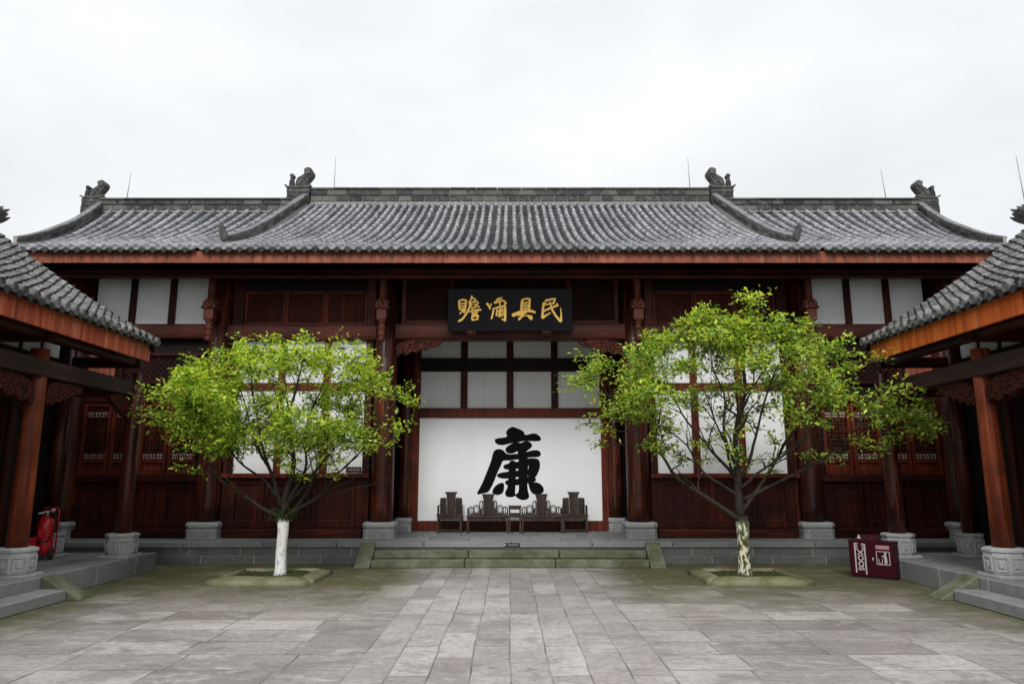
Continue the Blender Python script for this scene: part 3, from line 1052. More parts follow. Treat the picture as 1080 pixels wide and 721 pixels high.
TF = lambda u, v, z: (u, 13.42 + v, z)
TB = lambda u, v, z: (u, 21.0 - v, z)
EZ = 5.965
def prof_c(t):
    return (t * 3.80, EZ + 2.42 * (0.56 * t + 0.44 * t * t))
def prof_o(t):
    return (t * 3.23, EZ - 0.006 + 2.01 * (0.573 * t + 0.427 * t * t))
def z_at(v):
    k = max(0.0, 1 - abs(v - 2.9) / 1.6)
    return prof_c(min(1, v / 3.8))[1] + 0.08 * k * k * (3 - 2 * k)
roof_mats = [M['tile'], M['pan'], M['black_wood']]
lin = lambda a, b: (lambda t: a + (b - a) * t)
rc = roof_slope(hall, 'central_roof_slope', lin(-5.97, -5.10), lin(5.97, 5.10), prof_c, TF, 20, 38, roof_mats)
edge = lambda t: 9.54 + .40 * t + .20 * (1 - t) ** 2
for s in (-1, 1):
    a0, a1 = 6.18, 5.22
    if s > 0:
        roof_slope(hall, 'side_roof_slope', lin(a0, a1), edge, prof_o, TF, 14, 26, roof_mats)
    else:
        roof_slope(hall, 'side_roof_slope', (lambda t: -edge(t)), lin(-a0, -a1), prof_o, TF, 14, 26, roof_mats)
# plain rear slopes and gable boards (behind the ridges)
m = MB()
m.add([(-5.2, 17.25, 8.36), (5.2, 17.25, 8.36), (5.9, 21, 5.9), (-5.9, 21, 5.9)], [(0, 1, 2, 3)])
m.add([(-5.2, 17.25, 8.31), (5.2, 17.25, 8.31), (5.9, 21, 5.85), (-5.9, 21, 5.85)], [(0, 3, 2, 1)])
for s in (-1, 1):
    m.add([(s * 5.0, 16.70, 7.90), (s * 9.9, 16.70, 7.90), (s * 9.6, 18.6, 5.9), (s * 5.0, 18.6, 5.9)], [(0, 1, 2, 3)])
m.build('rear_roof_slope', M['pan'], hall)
m = MB()
for s in (-1, 1):
    m.add([(s * 5.0, 16.6, 7.6), (s * 5.0, 17.22, 8.3), (s * 5.5, 21, 5.9), (s * 5.5, 18.6, 5.8)], [(0, 1, 2, 3)])
    m.add([(s * 9.45, 13.6, 5.86), (s * 9.45, 16.6, 7.7), (s * 9.45, 18.6, 5.86)], [(0, 1, 2)])
    m.box(s * 9.2, s * 9.3, 15.0, 18.4, PZ, 5.9)
m.box(-9.3, 9.3, 18.3, 18.4, PZ, 5.9)
m.build('gable_wall', M['black_wood'], hall)
for s in (-1, 1):
    m = MB()
    m.box(s * 8.95, s * 9.29, 15.06, 15.2, PZ, 6.55)
    m.box(s * 9.29, s * 9.9, 15.06, 15.2, PZ, 6.0)
    m.build('end_boarding', M['black_wood'], hall)
    m = MB()
    m.prism([(13.56, 5.70), (13.56, 5.86), (16.6, 7.75), (18.6, 5.9), (18.6, 5.6)], lambda u, v, d: (d, u, v), s * 9.30, s * 9.40)
    m.build('gable_boarding', M['black_wood'], hall)


# ridges laid in two courses of brick with pale mortar
def ridge(x0, x1, y, z0, z1, th=0.22):
    b = MB()
    h = z1 - z0
    b.box(x0, x1, y - th / 2 + .02, y + th / 2 - .02, z0 - .25, z1 - .045, 1)
    course(b, x0, x1, y - th / 2, y + th / 2, z0 - .02, z0 + h * .36, .30, 5, .016)
    course(b, x0, x1, y - th / 2 - .02, y + th / 2 + .02, z0 + h * .41, z1 - .06, .44, 8, .016)
    course(b, x0, x1, y - th / 2 - .045, y + th / 2 + .045, z1 - .045, z1, .6, 9, .008)
    b.build('roof_ridge', [M['ridge'], M['mortar']], hall, bevel=0.006)
ridge(-5.0, 5.0, 17.2, 8.40, 8.73)
for s in (-1, 1):
    ridge(*sorted((s * 5.34, s * 9.92)), 16.65, 7.96, 8.235)

def verge(s, path, h, th):
    """curved brick kerb down the slope; path: list of (x, y, z)"""
    b = MB()
    n = len(path)
    for (za, zb, w, mi, g) in ((-.15, h - .045, th * .8, 1, 0), (0.0, h * .42, th, 0, .010), (h * .48, h - .06, th + .03, 0, .010), (h - .05, h, th + .03, 2, .004)):
        for i in range(n - 1):
            p, q = Vector(path[i]), Vector(path[i + 1])
            tp = [1.0 - .5 * max(0.0, (j / (n - 1) - .55) / .45) ** 1.3 for j in (i, i + 1)]
            d = (q - p)
            L = d.length
            a, c = p + d * (g / L), q - d * (g / L)
            vs = []
            for pt, kk in ((a, tp[0]), (c, tp[1])):
                for sx in (-w / 2, w / 2):
                    for zz in (za, zb):
                        vs.append((pt.x + sx * (.4 + .6 * kk), pt.y, pt.z + (zz * kk if zz > 0 else zz)))
            b.add(vs, [(0, 1, 3, 2), (4, 6, 7, 5), (0, 4, 5, 1), (2, 3, 7, 6), (1, 5, 7, 3), (0, 2, 6, 4)], mi)
    return b.build('verge_ridge', [M['ridge'], M['mortar'], M['pan_cap']], hall, bevel=0.004)
for s in (-1, 1):
    path = []
    for k in range(17):
        t = 1 - k / 16 * 0.84
        v, z = prof_c(t)
        path.append((s * (5.10 + (1 - t) * 0.87 - .02), 13.42 + v, z_at(v) + .04 + 0.06 * (k / 16) ** 6))
    verge(s, path, .25, .12)
    path = []
    for k in range(13):
        t = 1 - k / 12 * 0.95
        v, z = prof_o(t)
        path.append((s * (9.55 + 0.40 * t + 0.20 * (1 - t) ** 2), 13.42 + v, z + .04 + 0.08 * (k / 12) ** 3))
    verge(s, path, .24, .12)

# ridge-end beasts: outline swept to a real thickness
def zp(pts, ox, oy, k):
    return [((x - ox) * k, (oy - y) * k) for x, y in pts]
def ridge_beast(x, y, z, s, sc=1.0):
    k = 0.002 * sc
    body = [(222, 402), (228, 325), (246, 272), (295, 246), (336, 214), (322, 176), (345, 138), (390, 130), (430, 160), (442, 205), (420, 250), (388, 290), (360, 340), (350, 402)]
    post = [(138, 402), (140, 302), (152, 288), (152, 250), (140, 236), (146, 214), (172, 204), (196, 216), (200, 238), (184, 252), (184, 288), (190, 306), (190, 402)]
    plate = [(90, 375), (110, 370), (150, 396), (330, 396), (385, 380), (415, 358), (428, 375), (410, 410), (330, 416), (150, 414), (110, 398)]
    def T(u, v, d):
        return (x + s * -u, y + d, z + v) if s > 0 else (x + u, y + d, z + v)
    b = MB()
    w = .13 * sc
    b.prism(chaikin(zp(body, 425, 412, k), 2), T, -w, w)
    b.prism(zp([(330, 160), (385, 150), (418, 185), (405, 225), (360, 235), (335, 200)], 425, 412, k), T, -w * 1.3, w * 1.3)
    # scales and ruff along the back
    for q in range(5):
        t = q / 4
        px, py = 235 + 130 * t, 300 + 70 * (1 - t) - 60 * t
        b.prism(zp([(px - 10, py + 18), (px + 2, py - 10), (px + 20, py + 4), (px + 8, py + 26)], 425, 412, k), T, -w * 1.18, w * 1.18)
    b.prism(chaikin(zp(post, 425, 412, k), 1), T, -w * .6, w * .6)
    b.prism(chaikin(zp(plate, 425, 412, k), 1), T, -w * 1.4, w * 1.4)
    for (y0, y1, gx) in ((418, 470, 0), (475, 525, 6), (530, 640, 0)):
        b.prism(zp([(125 + gx, y0), (410 - gx, y0), (410 - gx, y1), (125 + gx, y1)], 425, 412, k), T, -w * 1.2, w * 1.2)
    b.build('ridge_beast', M['ridge'], hall, bevel=0.008)
for s in (-1, 1):
    ridge_beast(s * 5.0, 17.2, 8.72, s)
    ridge_beast(s * 9.88, 16.65, 8.24, s, .84)
# small upright beasts at the foot of the centre verges
for s in (-1, 1):
    v, z = prof_c(.16)
    bx, by = s * 5.83, 13.42 + v
    m = MB()
    poly = chaikin([(-.06, 0), (-.05, .10), (-.10, .18), (-.10, .28), (-.05, .34), (.01, .32), (.0, .25), (.05, .20), (.07, .10), (.06, 0)], 2)
    m.prism(poly, lambda u, w, d: (bx - s * u, by + d, z + .10 + w), -.06, .06)
    m.build('verge_beast', M['ridge'], hall, bevel=0.015)

# eave board, soffit, rafters, purlin
m = MB()
m.box(-9.42, 9.42, 13.50, 13.545, 5.69, 5.925)
m.build('eave_board', M['fascia'], hall, bevel=0.004)
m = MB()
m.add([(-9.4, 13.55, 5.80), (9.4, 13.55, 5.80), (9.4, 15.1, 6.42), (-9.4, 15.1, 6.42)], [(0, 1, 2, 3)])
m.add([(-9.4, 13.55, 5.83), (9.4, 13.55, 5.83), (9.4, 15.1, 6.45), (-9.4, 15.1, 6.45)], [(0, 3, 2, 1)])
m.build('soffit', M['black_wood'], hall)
m = MB()
for i in range(60):
    x = -9.25 + i * 18.5 / 59
    m.bar((x, 13.56, 5.755), (x, 15.05, 6.35), .09, .07, up=(0, 0, 1))
m.build('rafters', M['black_wood'], hall)
m = MB()
m.tube([(-9.35, 14.3, 5.75), (9.35, 14.3, 5.75)], .095, 14)
m.build('eave_purlin', M['wood_h'], hall)
m = MB()
m.box(-9.35, 9.35, 14.22, 14.36, 5.60, 5.648)
m.build('purlin_batten', M['beam'], hall, bevel=.006)

# lightning rods
for (x, y, z, h, lean) in ((-9.36, 16.65, 8.22, .72, .04), (-4.45, 17.2, 8.72, .88, .0), (4.55, 17.2, 8.72, .86, -.02), (9.18, 16.65, 8.22, .82, -.06)):
    m = MB()
    m.tube([(x, y, z), (x + lean, y, z + h)], [.011, .007], 6)
    m.build('lightning_rod', M['rod'], hall)

# ------------------------------------------------------------------ calligraphy panel and name plaque
panel = empty('calligraphy_panel', (0, 16.75, 0.627))
tag(panel, 'broad white panel bearing one big black brush character, behind the chairs', 'wall panel')
m = MB()
m.box(-2.087, 2.087, 16.72, 16.79, 0.627, 2.943)
m.build('panel_board', M['screen'], panel)
glyph = [
    [(165, 160), (180, 148), (285, 138), (258, 90), (310, 46), (345, 58), (412, 85), (420, 127), (500, 102), (540, 118), (562, 150), (545, 167), (420, 160), (370, 172), (320, 178), (270, 190), (220, 200), (178, 187)],
    [(256, 240), (275, 215), (325, 185), (375, 182), (385, 192), (430, 168), (468, 178), (485, 210), (462, 230), (432, 252), (422, 275), (440, 262), (500, 248), (542, 250), (558, 275), (547, 297), (500, 300), (450, 302), (440, 312), (380, 312), (360, 285), (370, 260), (385, 225), (350, 255), (310, 272), (273, 267)],
    [(153, 275), (165, 248), (200, 238), (237, 248), (257, 277), (300, 287), (350, 278), (402, 290), (402, 322), (340, 318), (300, 328), (230, 325), (215, 370), (180, 440), (155, 510), (120, 577), (100, 597), (60, 602), (10, 618), (58, 540), (98, 440), (138, 340)],
    [(288, 335), (347, 338), (342, 400), (337, 500), (337, 560), (332, 610), (347, 622), (300, 637), (263, 627), (256, 600), (275, 570), (285, 520), (288, 430)],
    [(373, 285), (442, 285), (447, 400), (437, 520), (442, 590), (457, 630), (442, 652), (400, 660), (358, 642), (343, 620), (373, 602), (376, 540), (370, 430)],
    [(238, 385), (260, 366), (300, 360), (370, 343), (430, 348), (442, 378), (370, 396), (290, 404), (255, 402)],
    [(183, 457), (210, 440), (290, 428), (370, 420), (440, 410), (502, 408), (502, 447), (430, 453), (370, 464), (290, 480), (210, 477)],
    [(253, 515), (275, 498), (340, 493), (400, 483), (470, 473), (517, 485), (507, 507), (450, 517), (340, 537), (273, 537)],
    [(425, 318), (530, 316), (549, 350), (545, 400), (517, 462), (482, 494), (448, 494), (458, 440), (456, 400), (462, 372), (428, 360)],
    [(148, 592), (165, 555), (200, 530), (240, 518), (242, 560), (232, 602), (195, 617), (158, 610)],
    [(450, 495), (482, 520), (530, 518), (572, 550), (580, 580), (567, 602), (520, 614), (483, 602), (463, 560)],
]
def grow(poly, d):
    n = len(poly)
    a = sum(poly[i][0] * poly[(i + 1) % n][1] - poly[(i + 1) % n][0] * poly[i][1] for i in range(n))
    out = []
    for i in range(n):
        t = Vector(poly[(i + 1) % n]) - Vector(poly[i - 1])
        if t.length < 1e-6:
            out.append(poly[i]); continue
        t.normalize()
        q = 1 if a > 0 else -1
        out.append((poly[i][0] + t.y * d * q, poly[i][1] - t.x * d * q))
    return out
m = MB()
for i, poly in enumerate(glyph):
    pp = [((500 + x / 8.01 - 537) * 0.02145, 0.627 + (549 - (445 + y / 8.01)) * 0.02145) for x, y in poly]
    m.prism(grow(chaikin(pp, 2), .012), lambda u, v, d: (u, d, v), 16.719 + .0, 16.7165 - .0006 * i)
m.build('brush_character', M['ink'], panel)

plq = empty('name_plaque', (0, 14.55, 4.54))
tag(plq, 'black lacquered name board with four gold characters hung over the centre bay', 'plaque')
def tilt(u, v, d):      # board leans slightly forward at the top
    return (u, 14.60 - (v - 4.54) * 0.10 - d, v)
m = MB()
m.prism([(-1.285, 4.54), (1.285, 4.54), (1.285, 5.42), (-1.285, 5.42)], tilt, 0.0, 0.07)
m.build('board', M['black_lacquer'], plq, bevel=0.008)
strokes2 = [   # (points, start width, end width), measured on the board
    ([(165, 235), (170, 300), (178, 355)], 24, 20), ([(160, 240), (215, 213), (268, 222)], 22, 26), ([(266, 222), (258, 320), (238, 395)], 28, 24),
    ([(178, 275), (248, 265)], 18, 18), ([(180, 312), (248, 302)], 18, 18), ([(180, 348), (245, 335)], 20, 18), ([(232, 352), (178, 412)], 22, 14),
    ([(348, 165), (335, 215), (300, 258)], 26, 18), ([(350, 190), (402, 212), (385, 242)], 20, 18), ([(308, 262), (360, 245), (428, 240)], 20, 20),
    ([(328, 265), (312, 330), (272, 410), (215, 485), (160, 515)], 26, 24), ([(352, 278), (340, 312)], 18, 14), ([(382, 268), (398, 300)], 18, 18),
    ([(440, 258), (412, 290)], 22, 16), ([(340, 338), (430, 305), (455, 318)], 18, 16), ([(312, 385), (390, 362), (475, 355)], 18, 26), ([(365, 325), (350, 355)], 16, 14),
    ([(350, 402), (432, 388)], 20, 18), ([(350, 428), (425, 415)], 18, 16), ([(350, 448), (357, 502)], 22, 20), ([(350, 450), (440, 436)], 18, 22), ([(437, 438), (426, 492)], 24, 20), ([(357, 497), (426, 487)], 20, 18),
    ([(560, 268), (590, 300), (605, 345)], 34, 22), ([(625, 270), (600, 320)], 18, 16),
    ([(695, 212), (772, 190)], 24, 22), ([(735, 208), (660, 255)], 20, 20), ([(668, 262), (785, 222), (828, 262)], 22, 26), ([(828, 262), (800, 290)], 24, 14),
    ([(655, 335), (640, 420), (622, 480)], 26, 20), ([(655, 338), (740, 312), (812, 302)], 20, 24), ([(812, 302), (818, 400), (812, 508)], 28, 32), ([(812, 500), (765, 482)], 24, 12),
    ([(742, 245), (742, 455)], 20, 20), ([(702, 345), (690, 440)], 18, 16), ([(782, 335), (788, 430)], 16, 16), ([(705, 352), (728, 400)], 16, 16), ([(770, 342), (752, 395)], 16, 16), ([(705, 410), (728, 450)], 16, 14), ([(752, 405), (778, 445)], 16, 14),
]
strokes3 = [
    ([(202, 220), (192, 300), (188, 375)], 28, 26), ([(202, 218), (260, 200), (310, 206)], 20, 26), ([(308, 205), (304, 290), (298, 365)], 30, 26),
    ([(205, 262), (282, 255)], 20, 20), ([(200, 300), (290, 290)], 20, 20), ([(198, 338), (290, 326)], 22, 22),
    ([(70, 432), (150, 395), (270, 368), (330, 370), (382, 390)], 46, 30), ([(140, 430), (260, 395)], 22, 22), ([(215, 425), (155, 488)], 26, 32), ([(215, 440), (290, 432), (340, 445)], 14, 16), ([(285, 445), (335, 478)], 20, 46),
    ([(530, 228), (600, 210), (668, 202)], 28, 24), ([(662, 205), (648, 262)], 28, 24), ([(512, 288), (580, 272), (650, 262)], 20, 22), ([(535, 225), (520, 275)], 18, 18),
    ([(502, 255), (492, 380), (486, 465)], 26, 36), ([(486, 468), (540, 430), (598, 395)], 30, 16), ([(508, 370), (610, 325), (702, 292)], 24, 32), ([(690, 265), (705, 300)], 16, 22),
    ([(592, 250), (622, 355), (680, 448), (745, 515)], 22, 34), ([(745, 515), (750, 420), (740, 325)], 32, 8),
]
def stroke_poly(pts, w0, w1):
    # resample and offset
    P = [Vector((a, b)) for a, b in pts]
    fine = []
    for i in range(len(P) - 1):
        for k in range(6):
            fine.append(P[i].lerp(P[i + 1], k / 6))
    fine.append(P[-1])
    for _ in range(3):
        fine = [fine[0]] + [(fine[i - 1] + fine[i] * 2 + fine[i + 1]) / 4 for i in range(1, len(fine) - 1)] + [fine[-1]]
    Lf, Rt = [], []
    n = len(fine)
    for i, p in enumerate(fine):
        d = (fine[min(i + 1, n - 1)] - fine[max(i - 1, 0)]).normalized()
        nn = Vector((-d.y, d.x))
        w = (w0 + (w1 - w0) * i / (n - 1)) / 2 * 1.08
        Lf.append(p + nn * w)
        Rt.append(p - nn * w)
    d0 = (fine[0] - fine[1]).normalized() * w0 * .35
    d1 = (fine[-1] - fine[-2]).normalized() * w1 * .35
    return [tuple(v) for v in [fine[0] + d0] + Lf + [fine[-1] + d1] + list(reversed(Rt))]
def characters(strokes, ox, name_rng):
    groups = {}
    for st in strokes:
        cx = sum(p[0] for p in st[0]) / len(st[0])
        groups.setdefault(name_rng(cx), []).append(st)
    for key, sts in groups.items():
        mb = MB()
        for i, (pts, a, b) in enumerate(sts):
            poly = [((ox + x / 13.11 - 537.5) * 0.01925, 4.54 + (349.5 - (300 + y / 13.11)) * 0.0196) for x, y in stroke_poly(pts, a, b)]
            mb.prism(poly, tilt, 0.069, 0.078 + 0.0007 * i)
        mb.build('gold_character', M['gold'], plq)
characters(strokes2, 470, lambda c: c > 510)
characters(strokes3, 535, lambda c: c > 430)
for x in (-.80, .75):
    m = MB()
    m.box(x - .10, x + .10, 14.50, 14.74, 4.47, 4.538)
    m.lathe((x, 14.50, 4.505), [(.02, -.03), (.07, -.02), (.09, .0), (.07, .02), (.02, .03)], 12)
    m.build('support_block', M['beam'], plq, bevel=.012)

# small captions
s1 = empty('caption_plate', (.04, 13.938, .30))
tag(s1, 'tiny black caption plate fixed to the top step riser at the middle', 'sign')
m = MB(); m.box(-.11, .18, 13.900, 13.909, .326, .388); m.build('plate', M['black_lacquer'], s1)
m = MB()
for k in range(6):
    x = -.04 + k * .034
    m.box(x, x + .024, 13.897, 13.8995, .345, .350); m.box(x, x + .024, 13.897, 13.8995, .360, .365); m.box(x + .009, x + .014, 13.8965, 13.8995, .338, .372)
m.box(-.105, -.075, 13.897, 13.8995, .34, .37)
m.build('lettering', M['white_paint'], s1)
s2 = empty('caption_plate', (-3.17, 14.905, 1.68))
tag(s2, 'small dark caption plate at the foot of the white panel behind the left tree', 'sign')
m = MB(); m.box(-3.34, -3.03, 14.893, 14.908, 1.69, 1.80); m.build('plate', M['rosewood'], s2)
m = MB()
for k in range(5):
    x = -3.29 + k * .045
    m.box(x, x + .03, 14.889, 14.8925, 1.73, 1.736); m.box(x, x + .03, 14.889, 14.8925, 1.75, 1.756); m.box(x + .012, x + .018, 14.8885, 14.8925, 1.72, 1.768)
m.build('lettering', M['white_paint'], s2)

# ------------------------------------------------------------------ side halls
WZ = 0.30
def side_hall(s, label):
    h = empty('side_hall', (s * 9.3, 6.0, 0))
    tag(h, label, 'side hall')
    sx = lambda v: s * v
    red = M['fascia_left'] if s < 0 else M['fascia_right']
    # platform
    m = MB()
    m.box(sx(6.206), sx(6.6), -4, 13.08, 0, WZ - .006, 1)
    m.box(sx(6.6), sx(14.5), -4, 13.08, 0, WZ - .1, 1)
    r = random.Random(4 + s)
    y = -4.0
    while y < 13.09:
        L = r.uniform(.95, 1.25)
        e = min(y + L, 13.1)
        if 13.1 - e < .4: e = 13.1
        m.box(sx(6.20), sx(6.62), y + .007, e - .007, 0.0, WZ)
        y = e
    for q in range(8):
        x0 = 6.628 + q * .7
        m.box(sx(x0), sx(x0 + .69), 12.75, 13.1, 0.0, WZ - .001)
    m.build('stone_platform', [M['stone'], M['joint']], h, bevel=.010)
    m = MB()
    for q in range(5):
        y = -4.0
        k = 0
        while y < 12.7:
            e = min(y + .8, 12.745)
            m.box(sx(6.628 + q * .5), sx(6.628 + q * .5 + .492), y + .004, e - .004, .2, WZ - .003)
            y = e
    m.build('porch_paving', M['stone'], h, bevel=.006)
    # steps and the sloping cheek stone
    m = MB()
    m.prism([(5.66, 0.0), (5.68, .03), (6.195, WZ + .008), (6.195, 0)], lambda u, v, d: (sx(u), d, v), 9.93, 10.25)
    m.build('step_cheek_stone', M['stone_moss'], h, bevel=.008)
    m = MB()
    y = 5.6
    while y < 9.9:
        e = min(y + 1.42, 9.92)
        m.box(sx(5.83), sx(6.19), y + .004, e - .004, 0.0, .15)
        y = e
    m.build('step', M['stone'], h, bevel=.014)
    # columns
    for (x, y) in ((6.55, 3.0), (6.55, 6.4), (6.55, 9.9), (6.45, 12.38)):
        c = MB()
        c.lathe((sx(x), y, 0), [(.132, WZ + .36), (.130, 1.4), (.122, 2.6), (.116, 3.35)], 22)
        o = c.build('column', M['column_red'] if y < 12 else M['column'], h)
        carved_base(sx(x), y).build('column_base', M['stone_light'], o, bevel=.008)
    for (x, y) in ((7.66, 9.9), (7.66, 12.38)):
        c = MB()
        c.lathe((sx(x), y, 0), [(.115, WZ + .36), (.11, 3.9)], 18)
        o = c.build('column', M['column'], h)
        carved_base(sx(x), y, .85).build('column_base', M['stone_light'], o, bevel=.008)
    # beam along the columns, carved valances under it
    m = MB(); m.box(sx(6.42), sx(6.62), -2, 12.62, 2.955, 3.20)
    m.build('tie_beam', M['grey_wood'], h, bevel=.015)
    for (y, d, L) in ((9.9, -1, 1.45), (9.9, 1, .85), (12.38, -1, .62), (6.4, 1, .9)):
        poly = scalloped(L, .40, 11, 5)
        m = MB()
        m.prism(poly, lambda u, v, dd: (dd, y + d * (.12 + u), 2.953 + v), sx(6.47), sx(6.57))
        m.build('carved_bracket', M['carved_dark'], h, bevel=.012)
    # cross beams between porch columns and wall
    for y in (3.0, 6.4, 9.9, 12.38):
        m = MB(); m.box(sx(6.625), sx(7.78), y - .08, y + .08, 2.96, 3.20)
        m.build('cross_beam', M['wood_h'], h, bevel=.012)
        m = MB(); m.box(sx(6.40), sx(7.78), y - .07, y + .07, 3.46, 3.64)
        m.build('cross_beam', M['wood_h'], h, bevel=.012)
    # porch wall with panelled doors
    m = MB()
    m.box(sx(7.80), sx(7.9), -3, 12.5, WZ, 4.62)
    m.build('porch_wall', M['black_wood'], h)
    for q in range(9):
        y0 = 3.2 + q * 1.02
        if y0 + 1 > 12.3: break
        m = MB()
        m.box(sx(7.74), sx(7.798), y0 + .01, y0 + .13, WZ, 2.93)
        m.box(sx(7.74), sx(7.798), y0 + .87, y0 + .99, WZ, 2.93)
        for (a, b) in ((WZ, .5), (1.15, 1.3), (2.78, 2.93)):
            m.box(sx(7.745), sx(7.798), y0 + .131, y0 + .869, a, b)
        m.box(sx(7.775), sx(7.797), y0 + .131, y0 + .869, .501, 1.149)
        for k in range(1, 7):
            yy = y0 + .13 + .74 * k / 7
            m.box(sx(7.76), sx(7.785), yy - .008, yy + .008, 1.301, 2.779)
        for k in range(1, 9):
            zz = 1.3 + 1.48 * k / 9
            m.box(sx(7.765), sx(7.78), y0 + .131, y0 + .869, zz - .008, zz + .008)
        m.build('panelled_door', M['wood_v'], h, bevel=.004)
    m = MB(); m.box(sx(7.70), sx(7.799), -3, 12.5, 2.94, 3.2)
    m.build('wall_beam', M['wood_y'], h, bevel=.012)
    for q in range(10):
        y0 = 7.1 + q * .52
        if y0 > 12.0: break
        for (a, b) in ((3.22, 3.42), (3.60, 3.92)):
            m = MB(); m.box(sx(7.765), sx(7.798), y0 + .06, y0 + .46, a, b)
            m.build('plaster_panel', M['plaster'], h)
    m = MB(); m.box(sx(7.72), sx(7.796), -3, 12.5, 3.43, 3.59)
    m.build('wall_beam', M['black_wood'], h, bevel=.012)
    # roof
    prof = lambda t: (t * 3.16, 3.875 + 2.06 * (0.80 * t + 0.20 * t * t))
    T = lambda u, v, z: (sx(6.10 + v), u, z)
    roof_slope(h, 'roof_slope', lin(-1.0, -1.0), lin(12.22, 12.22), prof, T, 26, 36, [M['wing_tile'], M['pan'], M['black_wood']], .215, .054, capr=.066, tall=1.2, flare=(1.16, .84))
    m = MB()
    m.add([(sx(9.26), -1, 5.88), (sx(9.26), 12.2, 5.88), (sx(12.5), 12.2, 3.8), (sx(12.5), -1, 3.8)], [(0, 1, 2, 3)])
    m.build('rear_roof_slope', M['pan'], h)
    m = MB()
    m.prism([(7.92, WZ), (7.92, 4.7), (9.26, 5.7), (12.3, 3.8), (12.3, WZ)], lambda u, v, d: (sx(u), d, v), 12.0, 11.9)
    m.build('gable_wall', M['plaster'], h)
    m = MB()
    m.box(sx(9.5), sx(9.6), 12.02, 15.0, 0, 5.0)
    m.build('passage_wall', M['black_wood'], h)
    m = MB()
    pts = [prof(k / 10) for k in range(11)]
    poly = [(6.2 + v - .1, z - .05) for v, z in pts] + [(6.2 + v - .1, z - .19) for v, z in reversed(pts)]
    m.prism(poly, lambda u, v, d: (sx(u), d, v), 12.20, 12.16)
    m.build('barge_board', M['black_wood'], h)
    m = MB(); m.box(sx(6.18), sx(6.225), -1, 12.19, 3.535, 3.825)
    m.build('eave_board', red, h, bevel=.004)
    m = MB()
    vs = [(sx(6.23), -1, 3.64), (sx(6.23), 12.15, 3.64), (sx(7.8), 12.15, 4.72), (sx(7.8), -1, 4.72)]
    m.add(vs, [(0, 1, 2, 3)])
    m.build('soffit', M['black_wood'], h)
    m = MB()
    for q in range(40):
        y = 12.05 - q * .3
        m.bar((sx(6.24), y, 3.61), (sx(7.78), y, 4.67), .07, .06, up=(0, 0, 1))
    m.build('rafters', M['black_wood'], h)
    m = MB(); m.tube([(sx(6.52), -1, 3.55), (sx(6.52), 12.3, 3.55)], .085, 12)
    m.build('eave_purlin', M['wood_y'], h)
    # ridge along y with an upswept end
    m = MB()
    y = 12.1
    k = 0
    while y > -1:
        for (a, b, w) in ((5.86, 5.99, .20), (6.0, 6.13, .23), (6.14, 6.18, .30)):
            m.box(sx(9.26) - w / 2, sx(9.26) + w / 2, y - .43, y - .005, a, b)
        y -= .44
    m.build('roof_ridge', M['ridge'], h, bevel=.006)
    m = MB()
    poly = chaikin([(11.6, 5.95), (12.25, 5.86), (12.3, 6.0), (12.45, 6.05), (12.7, 6.30), (12.88, 6.50), (12.70, 6.46), (12.62, 6.56), (12.45, 6.44), (12.32, 6.50), (12.2, 6.36), (11.9, 6.36), (11.6, 6.26)], 2)
    m.prism(poly, lambda u, v, d: (sx(9.26) + d * .8, 11.9 + (u - 11.9) * .72, 6.0 + (v - 6.0) * .72), -.07, .07)
    for q, (du, dv, hw) in enumerate(((0.0, .02, .13), (-.20, .02, .115), (.10, -.16, .10), (-.36, .0, .10))):
        horn = chaikin([(12.20 + du, 6.14 + dv), (12.36 + du, 6.22 + dv), (12.60 + du, 6.36 + dv), (12.84 + du, 6.60 + dv), (12.62 + du, 6.48 + dv), (12.40 + du, 6.40 + dv), (12.22 + du, 6.30 + dv)], 2)
        m.prism(horn, lambda u, v, d: (sx(9.26) + d * .8, 11.9 + (u - 11.9) * .72, 6.0 + (v - 6.0) * .72), -hw, hw)
    m.build('ridge_beast', M['ridge'], h, bevel=.006)
    if s > 0:
        m = MB(); m.tube([(sx(9.14), 12.1, 6.1), (sx(9.08), 12.1, 7.25)], [.011, .007], 6)
        m.build('lightning_rod', M['rod'], h)
    return h

def carved_base(x, y, k=1.0):
    b = MB()
    w = .235 * k
    b.box(x - w * 1.04, x + w * 1.04, y - w * 1.04, y + w * 1.04, WZ, WZ + .045)
    b.lathe((x, y, WZ), [(w * .96, .046), (w * 1.0, .06), (w * 1.06, .30), (w * 1.02, .31), (w * 1.02, .325), (w * 1.12, .33), (w * 1.12, .37), (w * .95, .385)], 8, smooth=False, rot=R(22.5))
    for q in range(8):
        a = 2 * math.pi * q / 8
        ca, sa = math.cos(a), math.sin(a)
        for (u0, u1, v0, v1, dd) in ((-.34, -.26, .08, .28, .016), (.26, .34, .08, .28, .016), (-.25, .25, .25, .28, .014), (-.25, .25, .08, .10, .014), (-.12, .12, .13, .22, .02)):
            pts = []
            for d in (-.02, dd):
                for u, v in ((u0, v0), (u1, v0), (u1, v1), (u0, v1)):
                    ap = w * (.924 + .06 * v / .3 * .92) + d
                    pts.append((x + ca * ap - sa * u * w, y + sa * ap + ca * u * w, WZ + v))
            b.add(pts, [(4, 5, 6, 7), (0, 1, 5, 4), (1, 2, 6, 5), (2, 3, 7, 6), (3, 0, 4, 7)])
    return b
side_hall(-1, 'low timber side hall on the left with weathered red eave board and fire extinguisher')
side_hall(1, 'low timber side hall on the right with bright orange eave board above the bin')

